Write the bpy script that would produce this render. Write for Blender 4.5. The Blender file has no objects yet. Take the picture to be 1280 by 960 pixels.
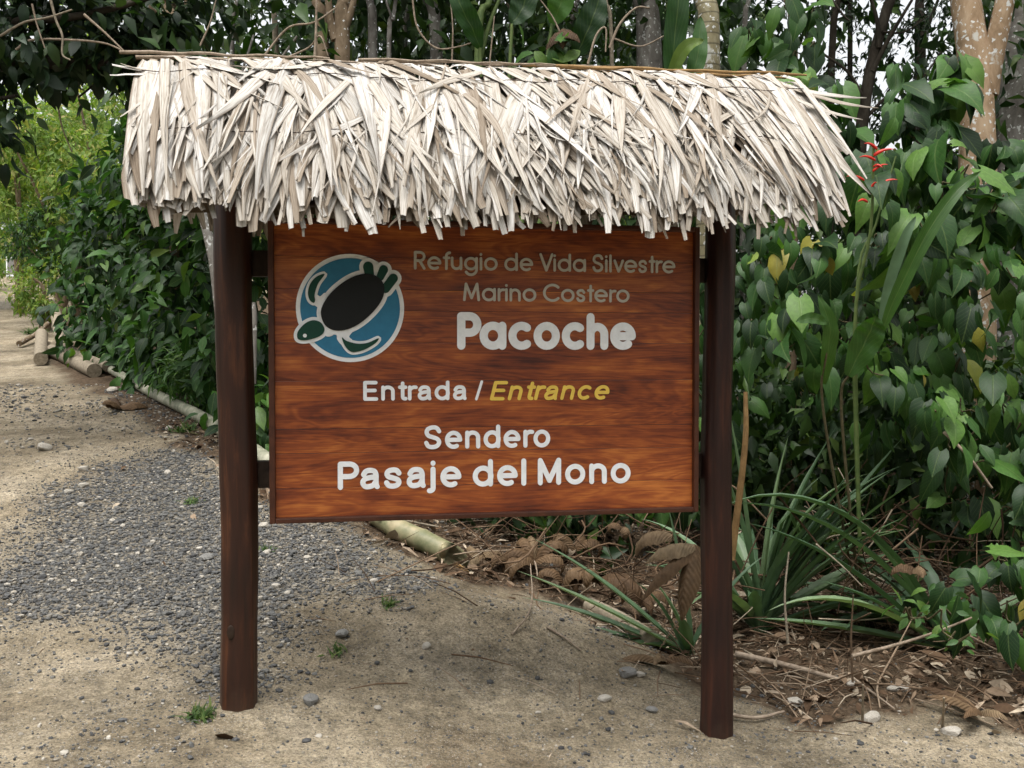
import bpy, bmesh, math, random
import numpy as np
from mathutils import Vector, Matrix

random.seed(7)
rng = np.random.default_rng(11)
scene = bpy.context.scene
col = scene.collection
PI = math.pi

# ------------------------------------------------------------------ camera
FPX = 1220.0                      # focal length in pixels of a 1280 wide frame
PITCH = math.atan(35 / FPX)
CAM = np.array([0.0, 0.0, 1.6])
cd = bpy.data.cameras.new('camera')
cd.sensor_fit = 'HORIZONTAL'
cd.sensor_width = 36.0
cd.lens = 36.0 * FPX / 1280.0
cd.clip_start = 0.05
cd.clip_end = 2000.0
cam = bpy.data.objects.new('camera', cd)
cam.location = CAM
cam.rotation_euler = (PI / 2 - PITCH, 0, 0)
col.objects.link(cam)
scene.camera = cam

# ------------------------------------------------------------------ sky, sun, exposure
SUN_EL, SUN_AZ = math.radians(72), math.radians(205)      # azimuth clockwise from +Y
world = bpy.data.worlds.new('World')
scene.world = world
world.use_nodes = True
wt = world.node_tree
wt.nodes.clear()
sky = wt.nodes.new('ShaderNodeTexSky')
sky.sky_type = 'NISHITA'
sky.sun_disc = False
sky.sun_elevation = SUN_EL
sky.sun_rotation = SUN_AZ
sky.dust_density = 6.0
sky.air_density = 1.5
hs = wt.nodes.new('ShaderNodeHueSaturation')
hs.inputs['Saturation'].default_value = 0.16
hs.inputs['Value'].default_value = 1.35
bg = wt.nodes.new('ShaderNodeBackground')
bg.inputs['Strength'].default_value = 0.15
wo = wt.nodes.new('ShaderNodeOutputWorld')
wt.links.new(sky.outputs[0], hs.inputs['Color'])
wt.links.new(hs.outputs[0], bg.inputs['Color'])
wt.links.new(bg.outputs[0], wo.inputs['Surface'])

sd = bpy.data.lights.new('sun', 'SUN')
sd.energy = 1.2
sd.angle = math.radians(28)
sd.color = (1.0, 0.97, 0.92)
sun = bpy.data.objects.new('sun', sd)
col.objects.link(sun)
sdir = Vector((math.sin(SUN_AZ) * math.cos(SUN_EL), math.cos(SUN_AZ) * math.cos(SUN_EL), math.sin(SUN_EL)))
sun.rotation_euler = (-sdir).to_track_quat('-Z', 'Y').to_euler()
sun.location = (0, 0, 30)

vs = scene.view_settings
vs.view_transform = 'Standard'
vs.look = 'None'
vs.gamma = 1.0
vs.use_curve_mapping = False
vs.exposure = 0.62
scene.cycles.max_bounces = 5
scene.cycles.diffuse_bounces = 2
scene.cycles.glossy_bounces = 2
scene.cycles.transmission_bounces = 3
scene.cycles.transparent_max_bounces = 4

# ------------------------------------------------------------------ small maths
def sstep(t):
    t = np.clip(t, 0, 1)
    return t * t * (3 - 2 * t)

_lat = np.random.default_rng(3).random((256, 256))
def vnoise(x, y):
    x = np.asarray(x, float); y = np.asarray(y, float)
    xi = np.floor(x).astype(int); yi = np.floor(y).astype(int)
    fx = x - xi; fy = y - yi
    fx = fx * fx * (3 - 2 * fx); fy = fy * fy * (3 - 2 * fy)
    a = _lat[xi & 255, yi & 255]; b = _lat[(xi + 1) & 255, yi & 255]
    c = _lat[xi & 255, (yi + 1) & 255]; d = _lat[(xi + 1) & 255, (yi + 1) & 255]
    return (a * (1 - fx) + b * fx) * (1 - fy) + (c * (1 - fx) + d * fx) * fy

def fbm(x, y, o=4):
    s = 0; a = 0.5
    for k in range(o):
        s = s + a * (vnoise(x * 2 ** k + 17 * k, y * 2 ** k + 31 * k) - 0.5); a *= 0.5
    return s

def gh(x, y):
    """height of the ground, 0 at the foot of the left post"""
    x = np.asarray(x, float); y = np.asarray(y, float)
    t = sstep((x + 1.7) / 3.1)
    r = np.clip(y - 4.2, 0, 42)
    hl = 0.175 * (np.minimum(r, 5.3) - 0.7 * (1 - np.exp(-r / 0.7))) + 0.125 * np.clip(r - 5.3, 0, 40) - 0.02 * np.clip(4.2 - y, 0, 8)
    hr = -0.33 + 0.05 * np.clip(y - 4.9, -6, 2.6) + 0.11 * np.clip(y - 7.5, 0, 40)
    h = hl * (1 - t) + hr * t
    h = h + 0.20 * np.exp(-((x - 0.0) / 0.85) ** 2 - ((y - 5.75) / 0.5) ** 2)
    h = h - 0.10 * np.exp(-((x - 0.6) / 0.9) ** 2 - ((y - 6.8) / 0.5) ** 2)
    h = h + 0.05 * fbm(x * 0.9, y * 0.9, 3)
    for cx_, cy_ in ((-1.255, 4.459), (1.025, 4.856)):
        h = h + 0.03 * np.exp(-((x - cx_) ** 2 + (y - cy_) ** 2) / 0.03)
    return h

def ray(u, v):
    dx = (u - 640) / FPX; dy = (480 - v) / FPX
    return np.array([dx, math.cos(PITCH) + dy * math.sin(PITCH), -math.sin(PITCH) + dy * math.cos(PITCH)])

def P(u, v, y):
    """place seen along this sight line at distance y"""
    d = ray(u, v)
    return Vector(CAM + d * (y / d[1]))

def G(u, v):
    """place on the ground along this sight line"""
    d = ray(u, v); t0 = 2.5
    t = 2.5
    while t < 90:
        p = CAM + d * t
        if p[2] < gh(p[0], p[1]): break
        t += 0.03 if t < 15 else 0.2
    p = CAM + d * t
    return Vector((p[0], p[1], float(gh(p[0], p[1]))))

# ------------------------------------------------------------------ object helpers
def tag(o, label=None, cat=None, group=None, kind=None):
    if label: o['label'] = label
    if cat: o['category'] = cat
    if group: o['group'] = group
    if kind: o['kind'] = kind
    return o

def empty(name, loc, label=None, cat=None, group=None, rz=0.0):
    o = bpy.data.objects.new(name, None)
    o.empty_display_size = 0.1
    o.location = loc
    o.rotation_euler = (0, 0, rz)
    col.objects.link(o)
    return tag(o, label, cat, group)

def link(name, me, parent=None, loc=None):
    o = bpy.data.objects.new(name, me)
    col.objects.link(o)
    if parent is not None: o.parent = parent
    if loc is not None: o.location = loc
    return o

def mesh_raw(name, V, loops, totals, mat, uv=None, tone=None, smooth=True):
    me = bpy.data.meshes.new(name)
    V = np.ascontiguousarray(V, dtype=np.float32)
    loops = np.ascontiguousarray(loops, dtype=np.int32)
    totals = np.ascontiguousarray(totals, dtype=np.int32)
    me.vertices.add(len(V)); me.vertices.foreach_set('co', V.ravel())
    me.loops.add(len(loops)); me.loops.foreach_set('vertex_index', loops)
    me.polygons.add(len(totals))
    st = np.zeros(len(totals), np.int32); st[1:] = np.cumsum(totals)[:-1]
    me.polygons.foreach_set('loop_start', st)
    me.polygons.foreach_set('loop_total', totals)
    me.polygons.foreach_set('use_smooth', np.full(len(totals), smooth))
    me.update(calc_edges=True)
    if uv is not None:
        ul = me.uv_layers.new(name='UVMap')
        ul.data.foreach_set('uv', np.ascontiguousarray(np.asarray(uv, np.float32)[loops]).ravel())
    if tone is not None:
        at = me.attributes.new('tone', 'FLOAT', 'POINT')
        at.data.foreach_set('value', np.ascontiguousarray(tone, dtype=np.float32))
    me.validate()
    if mat is not None: me.materials.append(mat)
    return me

class MB:
    """collects verts, faces, uvs and tones; build() links ONE mesh object"""
    def __init__(s):
        s.v = []; s.f = []; s.uv = []; s.t = []
    def add(s, v, f, uv=None, tone=0.0):
        b = len(s.v)
        s.v += [tuple(p) for p in v]
        s.f += [tuple(i + b for i in q) for q in f]
        s.uv += list(uv) if uv is not None else [(0, 0)] * len(v)
        s.t += [tone] * len(v)
        return s
    def mesh(s, name, mat, smooth=True):
        loops = [i for q in s.f for i in q]; tot = [len(q) for q in s.f]
        return mesh_raw(name, np.array(s.v), loops, tot, mat, np.array(s.uv), np.array(s.t), smooth)
    def build(s, name, mat, parent=None, loc=None, smooth=True):
        if loc is not None:
            l = np.array(loc); s.v = [tuple(np.array(p) - l) for p in s.v]
        return link(name, s.mesh(name, mat, smooth), parent, loc)

def tube(pts, rad, sides=8, wob=0.0, cap=True, twist=0.0):
    pts = [Vector(p) for p in pts]; n = len(pts)
    if not hasattr(rad, '__len__'): rad = [rad] * n
    V = []; F = []; UV = []
    ref = Vector((0.31, 0.17, 0.93))
    L = 0
    for i, p in enumerate(pts):
        t = (pts[min(i + 1, n - 1)] - pts[max(i - 1, 0)]).normalized()
        if abs(t.dot(ref)) > 0.95: ref = Vector((0.9, 0.3, 0.1))
        a = t.cross(ref).normalized(); b = t.cross(a)
        if i: L += (p - pts[i - 1]).length
        for k in range(sides):
            th = 2 * PI * k / sides + twist * i
            r = rad[i] * (1 + wob * (random.random() - 0.5))
            V.append(p + a * (math.cos(th) * r) + b * (math.sin(th) * r)); UV.append((k / sides, L))
        ref = a.cross(t) if False else ref
    for i in range(n - 1):
        for k in range(sides):
            k2 = (k + 1) % sides
            F.append((i * sides + k, i * sides + k2, (i + 1) * sides + k2, (i + 1) * sides + k))
    if cap:
        b0 = len(V); V += [v_.copy() for v_ in V[:sides]]; UV += UV[:sides]
        b1 = len(V); V += [v_.copy() for v_ in V[(n - 1) * sides:n * sides]]; UV += UV[(n - 1) * sides:n * sides]
        F.append(tuple(b0 + k for k in range(sides))[::-1]); F.append(tuple(b1 + k for k in range(sides)))
    return V, F, UV

def smooth_path(ctrl, n):
    """Catmull-Rom through control points"""
    c = [Vector(p) for p in ctrl]
    c = [c[0] * 2 - c[1]] + c + [c[-1] * 2 - c[-2]]
    segs = len(c) - 3; out = []
    for i in range(n):
        q = i / (n - 1) * segs; k = min(int(q), segs - 1); t = q - k
        p0, p1, p2, p3 = c[k:k + 4]
        out.append(0.5 * ((2 * p1) + (p2 - p0) * t + (2 * p0 - 5 * p1 + 4 * p2 - p3) * t * t + (3 * p1 - p0 - 3 * p2 + p3) * t ** 3))
    return out

def box(x0, x1, y0, y1, z0, z1, bev=0.0):
    bm = bmesh.new()
    bmesh.ops.create_cube(bm, size=1)
    for v in bm.verts:
        v.co = Vector(((x0 + x1) / 2 + v.co.x * (x1 - x0), (y0 + y1) / 2 + v.co.y * (y1 - y0), (z0 + z1) / 2 + v.co.z * (z1 - z0)))
    if bev: bmesh.ops.bevel(bm, geom=bm.edges[:], offset=bev, segments=2, affect='EDGES', profile=0.6)
    return bm

def bm_obj(name, bm, mat, parent=None, smooth=False):
    me = bpy.data.meshes.new(name); bm.to_mesh(me); bm.free()
    me.materials.append(mat)
    if smooth: me.polygons.foreach_set('use_smooth', [True] * len(me.polygons))
    return link(name, me, parent)

# ------------------------------------------------------------------ materials
class NT:
    def __init__(s, name, rough=0.7, spec=0.3):
        s.m = bpy.data.materials.new(name); s.m.use_nodes = True
        s.t = s.m.node_tree; s.t.nodes.clear()
        s.out = s.n('OutputMaterial'); s.b = s.n('BsdfPrincipled')
        s.b.inputs['Roughness'].default_value = rough
        s.b.inputs['Specular IOR Level'].default_value = spec
        s.l(s.b.outputs[0], s.out.inputs[0])
    def n(s, kind, **kw):
        o = s.t.nodes.new('ShaderNode' + kind)
        for k, v in kw.items(): setattr(o, k, v)
        return o
    def l(s, a, b): s.t.links.new(a, b)
    def val(s, sock, v):
        if isinstance(v, (int, float)): sock.default_value = v
        elif isinstance(v, (tuple, list)): sock.default_value = tuple(v) + (1,) if len(v) == 3 and len(sock.default_value) == 4 else tuple(v)
        else: s.l(v, sock)
    def math(s, op, a, b=None, clamp=False):
        o = s.n('Math', operation=op); o.use_clamp = clamp
        s.val(o.inputs[0], a)
        if b is not None: s.val(o.inputs[1], b)
        return o.outputs[0]
    def coord(s, which='Object', scale=(1, 1, 1), loc=(0, 0, 0)):
        c = s.n('TexCoord'); m = s.n('Mapping')
        m.inputs['Scale'].default_value = scale; m.inputs['Location'].default_value = loc
        s.l(c.outputs[which], m.inputs[0]); return m.outputs[0]
    def noise(s, vec, scale, detail=4, rough=0.55, dist=0.0, out=0):
        o = s.n('TexNoise'); o.inputs['Scale'].default_value = scale; o.inputs['Detail'].default_value = detail
        o.inputs['Roughness'].default_value = rough; o.inputs['Distortion'].default_value = dist
        if vec is not None: s.l(vec, o.inputs['Vector'])
        return o.outputs[out]
    def vor(s, vec, scale, feature='F1', out='Distance'):
        o = s.n('TexVoronoi', feature=feature); o.inputs['Scale'].default_value = scale
        if vec is not None: s.l(vec, o.inputs['Vector'])
        return o.outputs[out]
    def ramp(s, fac, stops, interp='LINEAR'):
        o = s.n('ValToRGB'); r = o.color_ramp; r.interpolation = interp
        while len(r.elements) < len(stops): r.elements.new(0.5)
        for e, (p, c) in zip(r.elements, stops):
            e.position = p
            e.color = tuple(c) + (1,) if hasattr(c, '__len__') else (c, c, c, 1)
        s.l(fac, o.inputs[0]); return o.outputs[0]
    def mix(s, fac, a, b, mode='MIX'):
        o = s.n('MixRGB', blend_type=mode)
        s.val(o.inputs[0], fac); s.val(o.inputs[1], a); s.val(o.inputs[2], b)
        return o.outputs[0]
    def attr(s, name):
        o = s.n('Attribute'); o.attribute_name = name; return o.outputs['Fac']
    def tone(s):
        a = s.attr('tone'); o = s.n('ObjectInfo')
        return s.math('FRACT', s.math('ADD', a, o.outputs['Random']))
    def uv(s):
        c = s.n('TexCoord'); x = s.n('SeparateXYZ'); s.l(c.outputs['UV'], x.inputs[0])
        return x.outputs[0], x.outputs[1], c.outputs['UV']
    def bump(s, h, strength=0.3, dist=0.01):
        o = s.n('Bump'); o.inputs['Strength'].default_value = strength; o.inputs['Distance'].default_value = dist
        s.l(h, o.inputs['Height']); s.l(o.outputs[0], s.b.inputs['Normal']); return s
    def color(s, c): s.val(s.b.inputs['Base Color'], c); return s

def leaf_mat(name, stops, rough=0.45, trans=0.25, spec=0.35, veins=True, spots=0.0):
    k = NT(name, rough, spec)
    c = k.ramp(k.tone(), stops)
    u, v, uvv = k.uv()
    big = k.noise(k.coord('Object'), 9.0, 3)
    c = k.mix(0.5, c, k.ramp(big, [(0.3, 0.55), (0.7, 1.25)]), 'MULTIPLY')
    if veins:
        au = k.math('ABSOLUTE', k.math('SUBTRACT', u, 0.5))
        rib = k.ramp(au, [(0.0, 1.0), (0.035, 0.0)])
        sv = k.math('SINE', k.math('MULTIPLY', k.math('SUBTRACT', v, k.math('MULTIPLY', au, 0.9)), 50.0))
        svr = k.ramp(sv, [(0.82, 0.0), (1.0, 0.35)])
        vein = k.math('ADD', rib, svr, clamp=True)
        c = k.mix(k.math('MULTIPLY', vein, 0.35), c, (0.16, 0.22, 0.07))
        k.bump(k.math('MULTIPLY', vein, -1.0), 0.35, 0.004)
    if spots:
        sp = k.vor(uvv, 5.0)
        c = k.mix(k.ramp(sp, [(spots * 0.8, 1.0), (spots, 0.0)]), c, (0.05, 0.035, 0.015))
    k.color(c)
    tr = k.n('BsdfTranslucent'); k.val(tr.inputs[0], k.mix(1.0, c, (1.5, 1.7, 0.7), 'MULTIPLY'))
    mx = k.n('MixShader'); mx.inputs[0].default_value = trans
    k.l(k.b.outputs[0], mx.inputs[1]); k.l(tr.outputs[0], mx.inputs[2]); k.l(mx.outputs[0], k.out.inputs[0])
    return k.m

M = {}
M['vine'] = leaf_mat('vine_leaf', [(0, (0.0083, 0.0260, 0.0071)), (0.3, (0.0165, 0.0472, 0.0118)), (0.55, (0.0307, 0.0826, 0.0177)), (0.8, (0.0614, 0.1440, 0.0283)), (0.985, (0.1062, 0.2006, 0.0378)), (0.992, (0.2596, 0.2360, 0.0354)), (1, (0.2124, 0.1652, 0.0354))], 0.46, 0.28, 0.26, True, 0.06)
M['shrub'] = leaf_mat('shrub_leaf', [(0, (0.006, 0.020, 0.006)), (0.4, (0.015, 0.044, 0.011)), (0.7, (0.030, 0.084, 0.018)), (0.95, (0.060, 0.145, 0.028)), (1, (0.12, 0.18, 0.03))], 0.48, 0.26, 0.25)
M['young'] = leaf_mat('young_leaf', [(0, (0.0320, 0.0896, 0.0192)), (0.6, (0.0576, 0.1408, 0.0256)), (1, (0.1024, 0.1792, 0.0320))], 0.45, 0.3)
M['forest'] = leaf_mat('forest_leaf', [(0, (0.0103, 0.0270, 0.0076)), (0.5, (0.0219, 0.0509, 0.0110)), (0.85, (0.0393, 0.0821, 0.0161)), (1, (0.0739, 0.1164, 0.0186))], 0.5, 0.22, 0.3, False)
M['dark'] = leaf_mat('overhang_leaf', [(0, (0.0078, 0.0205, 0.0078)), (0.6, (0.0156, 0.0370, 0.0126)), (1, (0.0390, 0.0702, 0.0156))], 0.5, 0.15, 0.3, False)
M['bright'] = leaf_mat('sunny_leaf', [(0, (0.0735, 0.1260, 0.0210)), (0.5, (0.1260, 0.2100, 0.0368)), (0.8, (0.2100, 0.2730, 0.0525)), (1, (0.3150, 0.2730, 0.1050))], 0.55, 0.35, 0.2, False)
M['blade'] = leaf_mat('strap_leaf', [(0, (0.0456, 0.0881, 0.0456)), (0.5, (0.0911, 0.1595, 0.0790)), (1, (0.1746, 0.2506, 0.1291))], 0.45, 0.15, 0.4, False)
M['helileaf'] = leaf_mat('heliconia_leaf', [(0, (0.0224, 0.0728, 0.0112)), (1, (0.0504, 0.1120, 0.0168))], 0.35, 0.3, 0.4)

def simple(name, c1, c2, scale=20, rough=0.8, spec=0.2, bump=0.3, stretch=(1, 1, 1)):
    k = NT(name, rough, spec)
    f = k.noise(k.coord('Object', stretch), scale, 6, 0.6)
    k.color(k.ramp(f, [(0.3, c1), (0.7, c2)])); k.bump(f, bump, 0.01)
    return k.m
M['red'] = simple('heliconia_bract', (0.40, 0.012, 0.008), (0.58, 0.03, 0.012), 12, 0.4, 0.4, 0.1)
M['stem'] = simple('green_stem', (0.06, 0.10, 0.03), (0.12, 0.16, 0.05), 15, 0.6)
M['vinestem'] = simple('vine_stem', (0.05, 0.045, 0.02), (0.13, 0.11, 0.06), 30, 0.8)
M['twig'] = simple('dry_twig', (0.16, 0.12, 0.085), (0.36, 0.29, 0.22), 30, 0.9, 0.1, 0.4)
M['palewood'] = simple('pale_wood', (0.15, 0.125, 0.09), (0.32, 0.27, 0.20), 25, 0.85, 0.1, 0.5, (1, 1, 1))
M['batten'] = simple('dark_batten', (0.016, 0.009, 0.006), (0.04, 0.025, 0.016), 20, 0.6)
M['stone'] = simple('pale_stone', (0.27, 0.245, 0.20), (0.52, 0.48, 0.42), 14, 0.9, 0.15, 0.6)
M['greystone'] = simple('grey_stone', (0.13, 0.13, 0.125), (0.26, 0.25, 0.23), 14, 0.9, 0.15, 0.6)
M['wire'] = simple('rusty_wire', (0.03, 0.02, 0.015), (0.06, 0.04, 0.03), 50, 0.6)
M['orangestick'] = simple('orange_stake', (0.17, 0.10, 0.04), (0.32, 0.20, 0.085), 20, 0.8)

def bark(name, c1, c2, c3, lichen=0.0, rings=0.0, lcol=(0.46, 0.46, 0.42)):
    k = NT(name, 0.9, 0.1)
    co = k.coord('Object', (1, 1, 0.45))
    f = k.noise(co, 9, 7, 0.65, 0.6)
    c = k.ramp(f, [(0.28, c1), (0.5, c2), (0.72, c3)])
    g = k.noise(k.coord('Object', (1, 1, 0.7)), 5.0, 5, 0.6)
    if lichen:
        c = k.mix(k.ramp(g, [(0.66 - lichen * 0.06, 0.0), (0.70 - lichen * 0.06, .8)]), c, lcol)
        g2 = k.noise(k.coord('Object'), 24.0, 3, 0.5)
        c = k.mix(k.ramp(g2, [(0.66 - lichen * 0.06, 0.0), (0.69 - lichen * 0.06, 1.0)]), c, (0.55, 0.55, 0.52))
    h = f
    if rings:
        w = k.n('TexWave', wave_type='BANDS', bands_direction='Z'); w.inputs['Scale'].default_value = rings
        w.inputs['Distortion'].default_value = 1.2
        k.l(k.coord('Object'), w.inputs[0])
        c = k.mix(k.ramp(w.outputs['Fac'], [(0.0, 0.75), (0.12, 0.0)]), c, (0.07, 0.06, 0.04))
    k.color(c); k.bump(h, 0.6, 0.02)
    return k.m
M['barklichen'] = bark('lichen_bark', (0.16, 0.105, 0.06), (0.30, 0.21, 0.13), (0.40, 0.30, 0.20), 1.0)
M['barkgrey'] = bark('grey_bark', (0.09, 0.08, 0.07), (0.18, 0.165, 0.145), (0.30, 0.29, 0.26), 0.8)
M['barkring'] = bark('ringed_bark', (0.13, 0.11, 0.06), (0.23, 0.20, 0.12), (0.33, 0.31, 0.22), 0.9, 3.2)
M['barkbrown'] = bark('brown_bark', (0.07, 0.05, 0.03), (0.15, 0.11, 0.07), (0.25, 0.19, 0.13), 0.2)
M['barkdark'] = bark('dark_bark', (0.018, 0.015, 0.011), (0.04, 0.033, 0.025), (0.075, 0.065, 0.05), 0.0)

# thatch: bleached dry palm leaf, long streaks along every leaflet
k = NT('thatch', 0.75, 0.12)
u, v, uvv = k.uv(); tn = k.tone()
cmb = k.n('CombineXYZ'); k.l(k.math('MULTIPLY', u, 5.0), cmb.inputs[0]); k.l(k.math('MULTIPLY', v, 0.6), cmb.inputs[1]); k.l(k.math('MULTIPLY', tn, 37.0), cmb.inputs[2])
st = k.noise(cmb.outputs[0], 2.2, 5, 0.65)
c = k.ramp(tn, [(0.0, (0.20, 0.16, 0.12)), (0.14, (0.32, 0.275, 0.225)), (0.35, (0.42, 0.39, 0.345)), (0.6, (0.47, 0.44, 0.395)), (0.82, (0.55, 0.535, 0.51)), (1.0, (0.36, 0.345, 0.32))])
c = k.mix(1.0, c, k.ramp(st, [(0.28, (0.30, 0.26, 0.22)), (0.42, (0.78, 0.75, 0.71)), (0.58, (1.12, 1.12, 1.11))]), 'MULTIPLY')
ed = k.math('ABSOLUTE', k.math('SUBTRACT', u, 0.5))
c = k.mix(k.ramp(ed, [(0.36, 0.0), (0.5, 0.75)]), c, (0.16, 0.115, 0.075))
c = k.mix(k.ramp(ed, [(0.0, 0.35), (0.06, 0.0)]), c, (0.20, 0.15, 0.10))
bl = k.noise(k.coord('Object'), 7.0, 4)
c = k.mix(k.ramp(bl, [(0.6, 0.0), (0.78, 0.25)]), c, (0.34, 0.28, 0.23))
k.color(c); k.bump(st, 0.4, 0.004)
M['thatch'] = k.m
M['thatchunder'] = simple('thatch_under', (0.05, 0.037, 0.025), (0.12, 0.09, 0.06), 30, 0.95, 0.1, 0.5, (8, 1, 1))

# varnished board planks
k = NT('varnished_plank', 0.36, 0.45)
oi = k.n('ObjectInfo'); rnd = oi.outputs['Random']
tc = k.n('TexCoord'); va = k.n('VectorMath', operation='ADD'); cx = k.n('CombineXYZ')
k.l(k.math('MULTIPLY', rnd, 31.0), cx.inputs[0]); k.l(k.math('MULTIPLY', rnd, 17.0), cx.inputs[2])
k.l(tc.outputs['Object'], va.inputs[0]); k.l(cx.outputs[0], va.inputs[1])
mp = k.n('Mapping'); mp.inputs['Scale'].default_value = (1.0, 1.0, 7.0); k.l(va.outputs[0], mp.inputs[0])
warp = k.noise(mp.outputs[0], 1.1, 3, 0.5, 1.2)
gr = k.math('SINE', k.math('MULTIPLY', warp, 60.0))
mp2 = k.n('Mapping'); mp2.inputs['Scale'].default_value = (1.5, 1, 60.0); k.l(va.outputs[0], mp2.inputs[0])
fine = k.noise(mp2.outputs[0], 3.0, 5, 0.7)
mp3 = k.n('Mapping'); mp3.inputs['Scale'].default_value = (1.0, 1, 3.4); k.l(va.outputs[0], mp3.inputs[0])
blot = k.noise(mp3.outputs[0], 2.6, 4, 0.6)
mpk = k.n('Mapping'); mpk.inputs['Scale'].default_value = (1.0, 1.0, 1.9); k.l(va.outputs[0], mpk.inputs[0])
vk = k.n('TexVoronoi'); vk.inputs['Scale'].default_value = 2.3; k.l(mpk.outputs[0], vk.inputs['Vector'])
sk = k.n('SeparateColor'); k.l(vk.outputs['Color'], sk.inputs[0])
knot = k.math('MULTIPLY', k.ramp(vk.outputs['Distance'], [(0.03, 1.0), (0.085, 0.0)]), k.ramp(sk.outputs[0], [(0.60, 0.0), (0.64, 1.0)]))
mm = k.math('ADD', k.math('MULTIPLY', gr, 0.045), k.math('ADD', k.math('MULTIPLY', fine, 0.40), k.math('ADD', k.math('MULTIPLY', blot, 0.72), k.math('MULTIPLY', rnd, 0.07))))
c = k.ramp(mm, [(0.38, (0.055, 0.010, 0.005)), (0.52, (0.17, 0.034, 0.010)), (0.64, (0.30, 0.072, 0.016)), (0.80, (0.52, 0.17, 0.036))])
c = k.mix(k.math('MULTIPLY', knot, 0.85), c, (0.025, 0.007, 0.004))
k.color(c); k.bump(fine, 0.15, 0.003)
k.val(k.b.inputs['Coat Weight'], 0.25); k.val(k.b.inputs['Coat Roughness'], 0.3)
M['plank'] = k.m

def postwood(name, a, b, c_):
    k = NT(name, 0.45, 0.35)
    f = k.noise(k.coord('Object', (9, 9, 0.8)), 3.0, 6, 0.65, 0.4)
    g = k.noise(k.coord('Object', (2, 2, 0.9)), 2.0, 4)
    c = k.ramp(k.math('ADD', k.math('MULTIPLY', f, 0.6), k.math('MULTIPLY', g, 0.4)), [(0.32, a), (0.52, b), (0.70, c_)])
    # splashed soil near the foot
    z = k.n('SeparateXYZ'); k.l(k.coord('Object'), z.inputs[0])
    d = k.ramp(k.math('ADD', z.outputs[2], k.math('MULTIPLY', k.noise(k.coord('Object'), 8, 3), 0.35)), [(0.18, 0.45), (0.5, 0.0)])
    c = k.mix(d, c, (0.12, 0.085, 0.055))
    k.color(c); k.bump(f, 0.35, 0.006)
    return k.m
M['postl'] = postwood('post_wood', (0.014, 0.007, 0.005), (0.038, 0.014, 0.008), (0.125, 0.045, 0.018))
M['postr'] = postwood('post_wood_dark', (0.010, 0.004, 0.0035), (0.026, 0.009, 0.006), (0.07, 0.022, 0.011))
M['frame'] = simple('frame_wood', (0.035, 0.011, 0.006), (0.085, 0.028, 0.013), 10, 0.45, 0.35, 0.2, (1, 1, 1))

def paint(name, c, rough=0.5):
    k = NT(name, rough, 0.3)
    f = k.noise(k.coord('Object'), 30, 4)
    k.color(k.mix(1.0, c, k.ramp(f, [(0.3, 0.88), (0.6, 1.0)]), 'MULTIPLY')); k.bump(f, 0.1, 0.002)
    return k.m
M['white'] = paint('white_paint', (0.88, 0.90, 0.92))
M['greypaint'] = paint('light_grey_paint', (0.58, 0.56, 0.50))
M['yellow'] = paint('yellow_paint', (0.80, 0.56, 0.10))
M['blue'] = paint('blue_paint', (0.035, 0.20, 0.35))
M['black'] = paint('black_paint', (0.006, 0.007, 0.007))
M['greenp'] = paint('green_paint', (0.006, 0.055, 0.035))

# ground: pale sand, grey gravel spread and brown litter by masks
k = NT('ground', 0.95, 0.1)
co = k.coord('Object')
n1 = k.noise(co, 1.3, 6, 0.6); n2 = k.noise(co, 14, 6, 0.7); n3 = k.noise(co, 70, 4, 0.7)
n0 = k.noise(co, 0.45, 4, 0.6, 0.5)
sand = k.ramp(n1, [(0.3, (0.155, 0.122, 0.080)), (0.5, (0.245, 0.202, 0.138)), (0.72, (0.345, 0.292, 0.212))])
n5 = k.noise(co, 4.5, 5, 0.65, 0.8)
sand = k.mix(0.8, sand, k.ramp(n0, [(0.35, 0.55), (0.5, 1.0), (0.65, 1.22)]), 'MULTIPLY')
sand = k.mix(0.7, sand, k.ramp(n5, [(0.32, 0.62), (0.5, 1.0), (0.68, 1.25)]), 'MULTIPLY')
sand = k.mix(0.85, sand, k.ramp(n2, [(0.28, 0.42), (0.5, 1.0), (0.72, 1.42)]), 'MULTIPLY')
sand = k.mix(0.9, sand, k.ramp(n3, [(0.32, 0.45), (0.5, 1.0), (0.68, 1.5)]), 'MULTIPLY')
vd = k.n('TexVoronoi'); vd.inputs['Scale'].default_value = 130; k.l(co, vd.inputs['Vector'])
sv_ = k.n('SeparateColor'); k.l(vd.outputs['Color'], sv_.inputs[0])
core = k.ramp(vd.outputs['Distance'], [(0.25, 1.0), (0.45, 0.0)])
patch = k.ramp(k.noise(co, 3.0, 3), [(0.42, 0.0), (0.6, 1.0)])
sand = k.mix(k.math('MULTIPLY', k.math('MULTIPLY', core, patch), k.ramp(sv_.outputs[0], [(0.70, 0.0), (0.75, 0.75)])), sand, (0.44, 0.41, 0.36))
sand = k.mix(k.math('MULTIPLY', core, k.ramp(sv_.outputs[1], [(0.74, 0.0), (0.79, 0.8)])), sand, (0.075, 0.073, 0.07))
vg = k.n('TexVoronoi'); vg.inputs['Scale'].default_value = 45; k.l(co, vg.inputs['Vector'])
sg = k.n('SeparateColor'); k.l(vg.outputs['Color'], sg.inputs[0])
grav = k.ramp(sg.outputs[0], [(0.0, (0.045, 0.044, 0.042)), (0.6, (0.10, 0.097, 0.09)), (0.93, (0.18, 0.165, 0.14)), (1.0, (0.42, 0.39, 0.34))])
gm = k.attr('gravel')
gm2 = k.ramp(k.math('ADD', gm, k.math('MULTIPLY', k.math('SUBTRACT', n2, 0.5), 1.3)), [(0.3, 0.0), (0.95, 1.0)])
c = k.mix(k.math('MULTIPLY', gm2, 0.7), sand, grav)
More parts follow.
